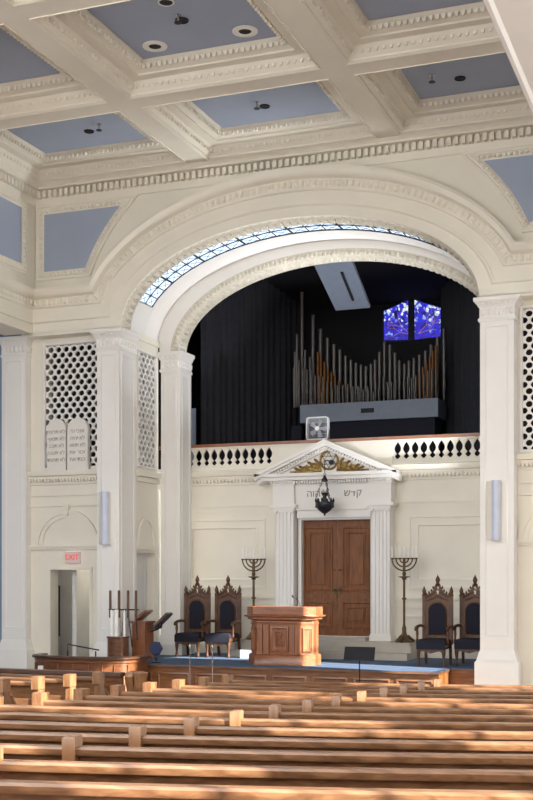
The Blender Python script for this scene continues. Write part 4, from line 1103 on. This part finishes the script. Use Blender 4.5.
# tree branches in amber glass
tb = MB(); base = V((ctr.x + .06, YG - .01, ctr.z + .05))
def br(p, ang, ln, r, dep):
    e2 = p + V((math.sin(ang), 0, math.cos(ang))) * ln
    inside = (at_back(386, 0)[0] < e2.x < at_back(439, 0)[0]) and ctr.z + .04 < e2.z < ctr.z + .8
    if not inside: return
    tb.tube([loc(*((p.x, p.z, p.y))), loc(e2.x, e2.z, e2.y)], r, 5)
    if dep:
        for s in (-.5, .45): br(e2, ang + s + random.uniform(-.2, .2), ln * .7, r * .7, dep - 1)
for a0 in (-1.35, -.85, .8, 1.3): br(base + V((math.copysign(.1, a0), 0, .06)), a0, .28, .006, 3)
struct(tb.build('branch_tracery', 'amberglass', wo))
MB().box(-.10, .06, -.03, -.005, -.05, 1.12).build('mullion', 'black', wo)
struct(bpy.data.objects['mullion'])

# pipe organ
OY = 28.2
t = thing('pipe_organ', 'pipe organ with ranks of grey metal pipes on a pale case', 'organ', (-8.2, OY, 2.56))
def L2(px, py, Y=OY): p = pxz(px, py, Y); return V((p.x + 8.2, Y - OY, p.z - 2.56))
a, b = L2(300, 404), L2(438, 399)
zt = (a.z + b.z) / 2
MB().box(a.x, b.x, 0, .9, zt - .44, zt).build('case', 'casegrey', t)
MB().box(a.x + .1, b.x - .1, .1, .9, 0, zt - .44).build('plinth', 'velvet', t)
MB().box(L2(361, 410).x, L2(374, 410).x, -.012, .01, zt - .27, zt - .16).build('nameplate', 'black', t)
MB().box(a.x - .25, a.x + .02, .05, .9, 0, zt - .5).build('side_case', 'velvet', t)
def pipe(px, top, r, dy, mat='pipe', base=None):
    p = L2(px, top, OY + dy); z0 = zt if base is None else base
    hh = p.z - z0
    if hh < .1: return
    mo = z0 + min(.28, hh * .3)
    MB().lathe([(r * .35, z0), (r, mo), (r * .8, mo + .02), (r, mo + .05), (r, z0 + hh), (r * .8, z0 + hh)], (p.x, p.y, 0), 9).build('organ_pipe', mat, t)
cnt = 0
back = [(302, 292), (313, 315), (320.5, 329), (327.5, 338), (334, 344.5), (340, 350), (345.7, 356), (351, 360), (356, 363), (361, 365), (366, 366.5), (371, 364), (375, 360), (379.5, 352), (384.5, 342), (390, 345), (395, 353), (399.5, 360.5), (404.5, 364), (409, 361), (414, 358), (419.5, 355), (425.5, 351), (431, 345), (437.5, 337), (444, 329)]
for i, (x, y) in enumerate(back): pipe(x, y, .047 if i < 6 else .042, .55)
for i, (x, y) in enumerate([(297, 334), (295, 352), (294, 368), (305, 350), (310, 357), (299, 360)]): pipe(x, y, .03, .35)
for i, (x, y) in enumerate([(318, 352), (321, 357), (324.5, 362), (328, 367), (331.5, 372), (335, 376), (339, 381), (343, 385)]): pipe(x, y, .033, .42, 'copper')
for i, (x, y) in enumerate([(436, 346), (433, 351), (430, 357), (426.5, 362), (423, 367), (419, 373)]): pipe(x, y, .03, .42, 'copper')
for i in range(34):
    s = i / 33.; x = 303 + 133 * s
    d = abs(s - .42) / .58 if s > .42 else (.42 - s) / .42
    y = 391 - 22 * d ** 1.5 - (9 * math.exp(-((s - .57) / .07) ** 2)) - (i % 3) * 1.5
    pipe(x, y, .024, .22)
for i in range(20):
    s = i / 19.; x = 322 + 98 * s
    y = 393 - 7 * abs(math.sin(s * PI * 2.0)) - (i % 2) * 2
    pipe(x, y, .02, .08)

# box fan on the handrail
fx, fz = -8.72, 3.085
t = thing('box_fan', 'white box fan standing on the gallery handrail', 'fan', (fx, YW + .07, fz))
def rr(w, r, z0, n=6):
    o = []
    for cx, cz, a0 in ((w - r, z0 + r, -PI / 2), (w - r, z0 + 2 * w - r, 0), (-w + r, z0 + 2 * w - r, PI / 2), (-w + r, z0 + r, PI)):
        for k in range(n + 1): o.append((cx + r * math.cos(a0 + PI / 2 * k / n), cz + r * math.sin(a0 + PI / 2 * k / n)))
    return o
W = .26; m = MB(); P = rr(W, .06, .0)
m.loops([[(u, d, v) for u, v in q] for q, d in ((P, .06), (P, -.06), (inset(P, .03), -.06), (inset(P, .03), .06))] + [[(u, .06, v) for u, v in P]]); fh = m.build('housing', 'plastic', t)
g = MB()
for k in range(1, 16): x = -W + .03 + (2 * W - .06) * k / 16; g.tube([(x, -.055, .03), (x, -.055, 2 * W - .03)], .003, 5)
for z in (.14, .38): g.tube([(-W + .03, -.05, z), (W - .03, -.05, z)], .003, 5)
g.build('grille', 'plastic', fh)
MB().lathe([(.05, -.06), (.05, -.03), (.01, -.03)], (0, 0, W), 16, 'y').build('hub', 'candle', fh)
m = MB()
for k in range(5):
    q = 2 * PI * k / 5
    u = V((math.cos(q), 0, math.sin(q))); s = V((-math.sin(q), 0, math.cos(q))); c = V((0, 0, W))
    m.add([c + u * .04 - s * .02 + V((0, .0, 0)), c + u * .19 - s * .06, c + u * .21 + s * .05 + V((0, .04, 0)), c + u * .04 + s * .03 + V((0, .03, 0)), c + u * .04 - s * .02 + V((0, .006, 0)), c + u * .19 - s * .06 + V((0, .006, 0)), c + u * .21 + s * .05 + V((0, .046, 0)), c + u * .04 + s * .03 + V((0, .036, 0))],
          [(0, 1, 2, 3), (7, 6, 5, 4), (0, 4, 5, 1), (1, 5, 6, 2), (2, 6, 7, 3), (3, 7, 4, 0)])
m.build('blades', 'bluegrey', t)

# brown stair newel in the right doorway
t = thing('stair_newel', 'brown wooden stair newel inside the right doorway', 'stair newel', (-3.05, 23.9, zf))
MB().lathe([(.05, 0), (.05, .9), (.035, .95), (.07, 1.05), (.08, 1.12), (.05, 1.18), (.01, 1.22)], n=12).build('post', 'walnut', t)
MB().tube([(0, 0, .95), (.8, .3, .6)], .03, 8).build('handrail', 'walnut', t)

# ------------------------------------------------------------------ light
wd = bpy.data.worlds.new('daylight'); bpy.context.scene.world = wd; wd.use_nodes = True
bg = wd.node_tree.nodes['Background']; bg.inputs[0].default_value = (1.0, .985, .965, 1); bg.inputs[1].default_value = 1.35
def lamp(name, kind, loc, energy, col=(1, 1, 1), **kw):
    l = bpy.data.lights.new(name, kind); l.energy = energy; l.color = col
    for k, v in kw.items(): setattr(l, k, v)
    o = bpy.data.objects.new(name, l); COL.objects.link(o); o.location = loc; return o
s = lamp('sun', 'SUN', (6, 0, 12), 8.8, (1, .95, .87), angle=R(.6))
s.rotation_euler = V((-.88, .26, -.46)).to_track_quat('-Z', 'Y').to_euler()
lamp('added_vestibule_fill', 'POINT', (-13.2, 24.2, 1.6), 17, (1, .95, .88), shadow_soft_size=.15)  # added fill light that brightens the left vestibule

o = lamp('added_arch_fill', 'AREA', (-4.45, 24.3, 1.2), 75, (.93, .96, 1), size=.4, spread=R(70))  # added fill light, hidden by the right pilaster, whitens the inner arch
o.rotation_euler = (V((-9.0, 24.75, 6.9)) - V((-4.45, 24.3, 1.2))).to_track_quat('-Z', 'Y').to_euler()
# ------------------------------------------------------------------ camera, colour management
cd = bpy.data.cameras.new('camera'); cam = bpy.data.objects.new('camera', cd); COL.objects.link(cam)
cam.location = (0, 0, 0); cam.rotation_euler = (PI / 2, 0, math.atan(468.5 / 1218.))
cd.sensor_fit = 'VERTICAL'; cd.sensor_height = 24; cd.lens = 24 * 1218. / 800.
cd.shift_y = (578 - 400) / 800.; cd.clip_end = 200
sc = bpy.context.scene; sc.camera = cam
sc.view_settings.view_transform = 'Standard'; sc.view_settings.look = 'None'
sc.view_settings.exposure = 1.64; sc.view_settings.gamma = 1; sc.view_settings.use_curve_mapping = False
for o in list(sc.objects):
    if o.parent is None: o.location.z += EYE
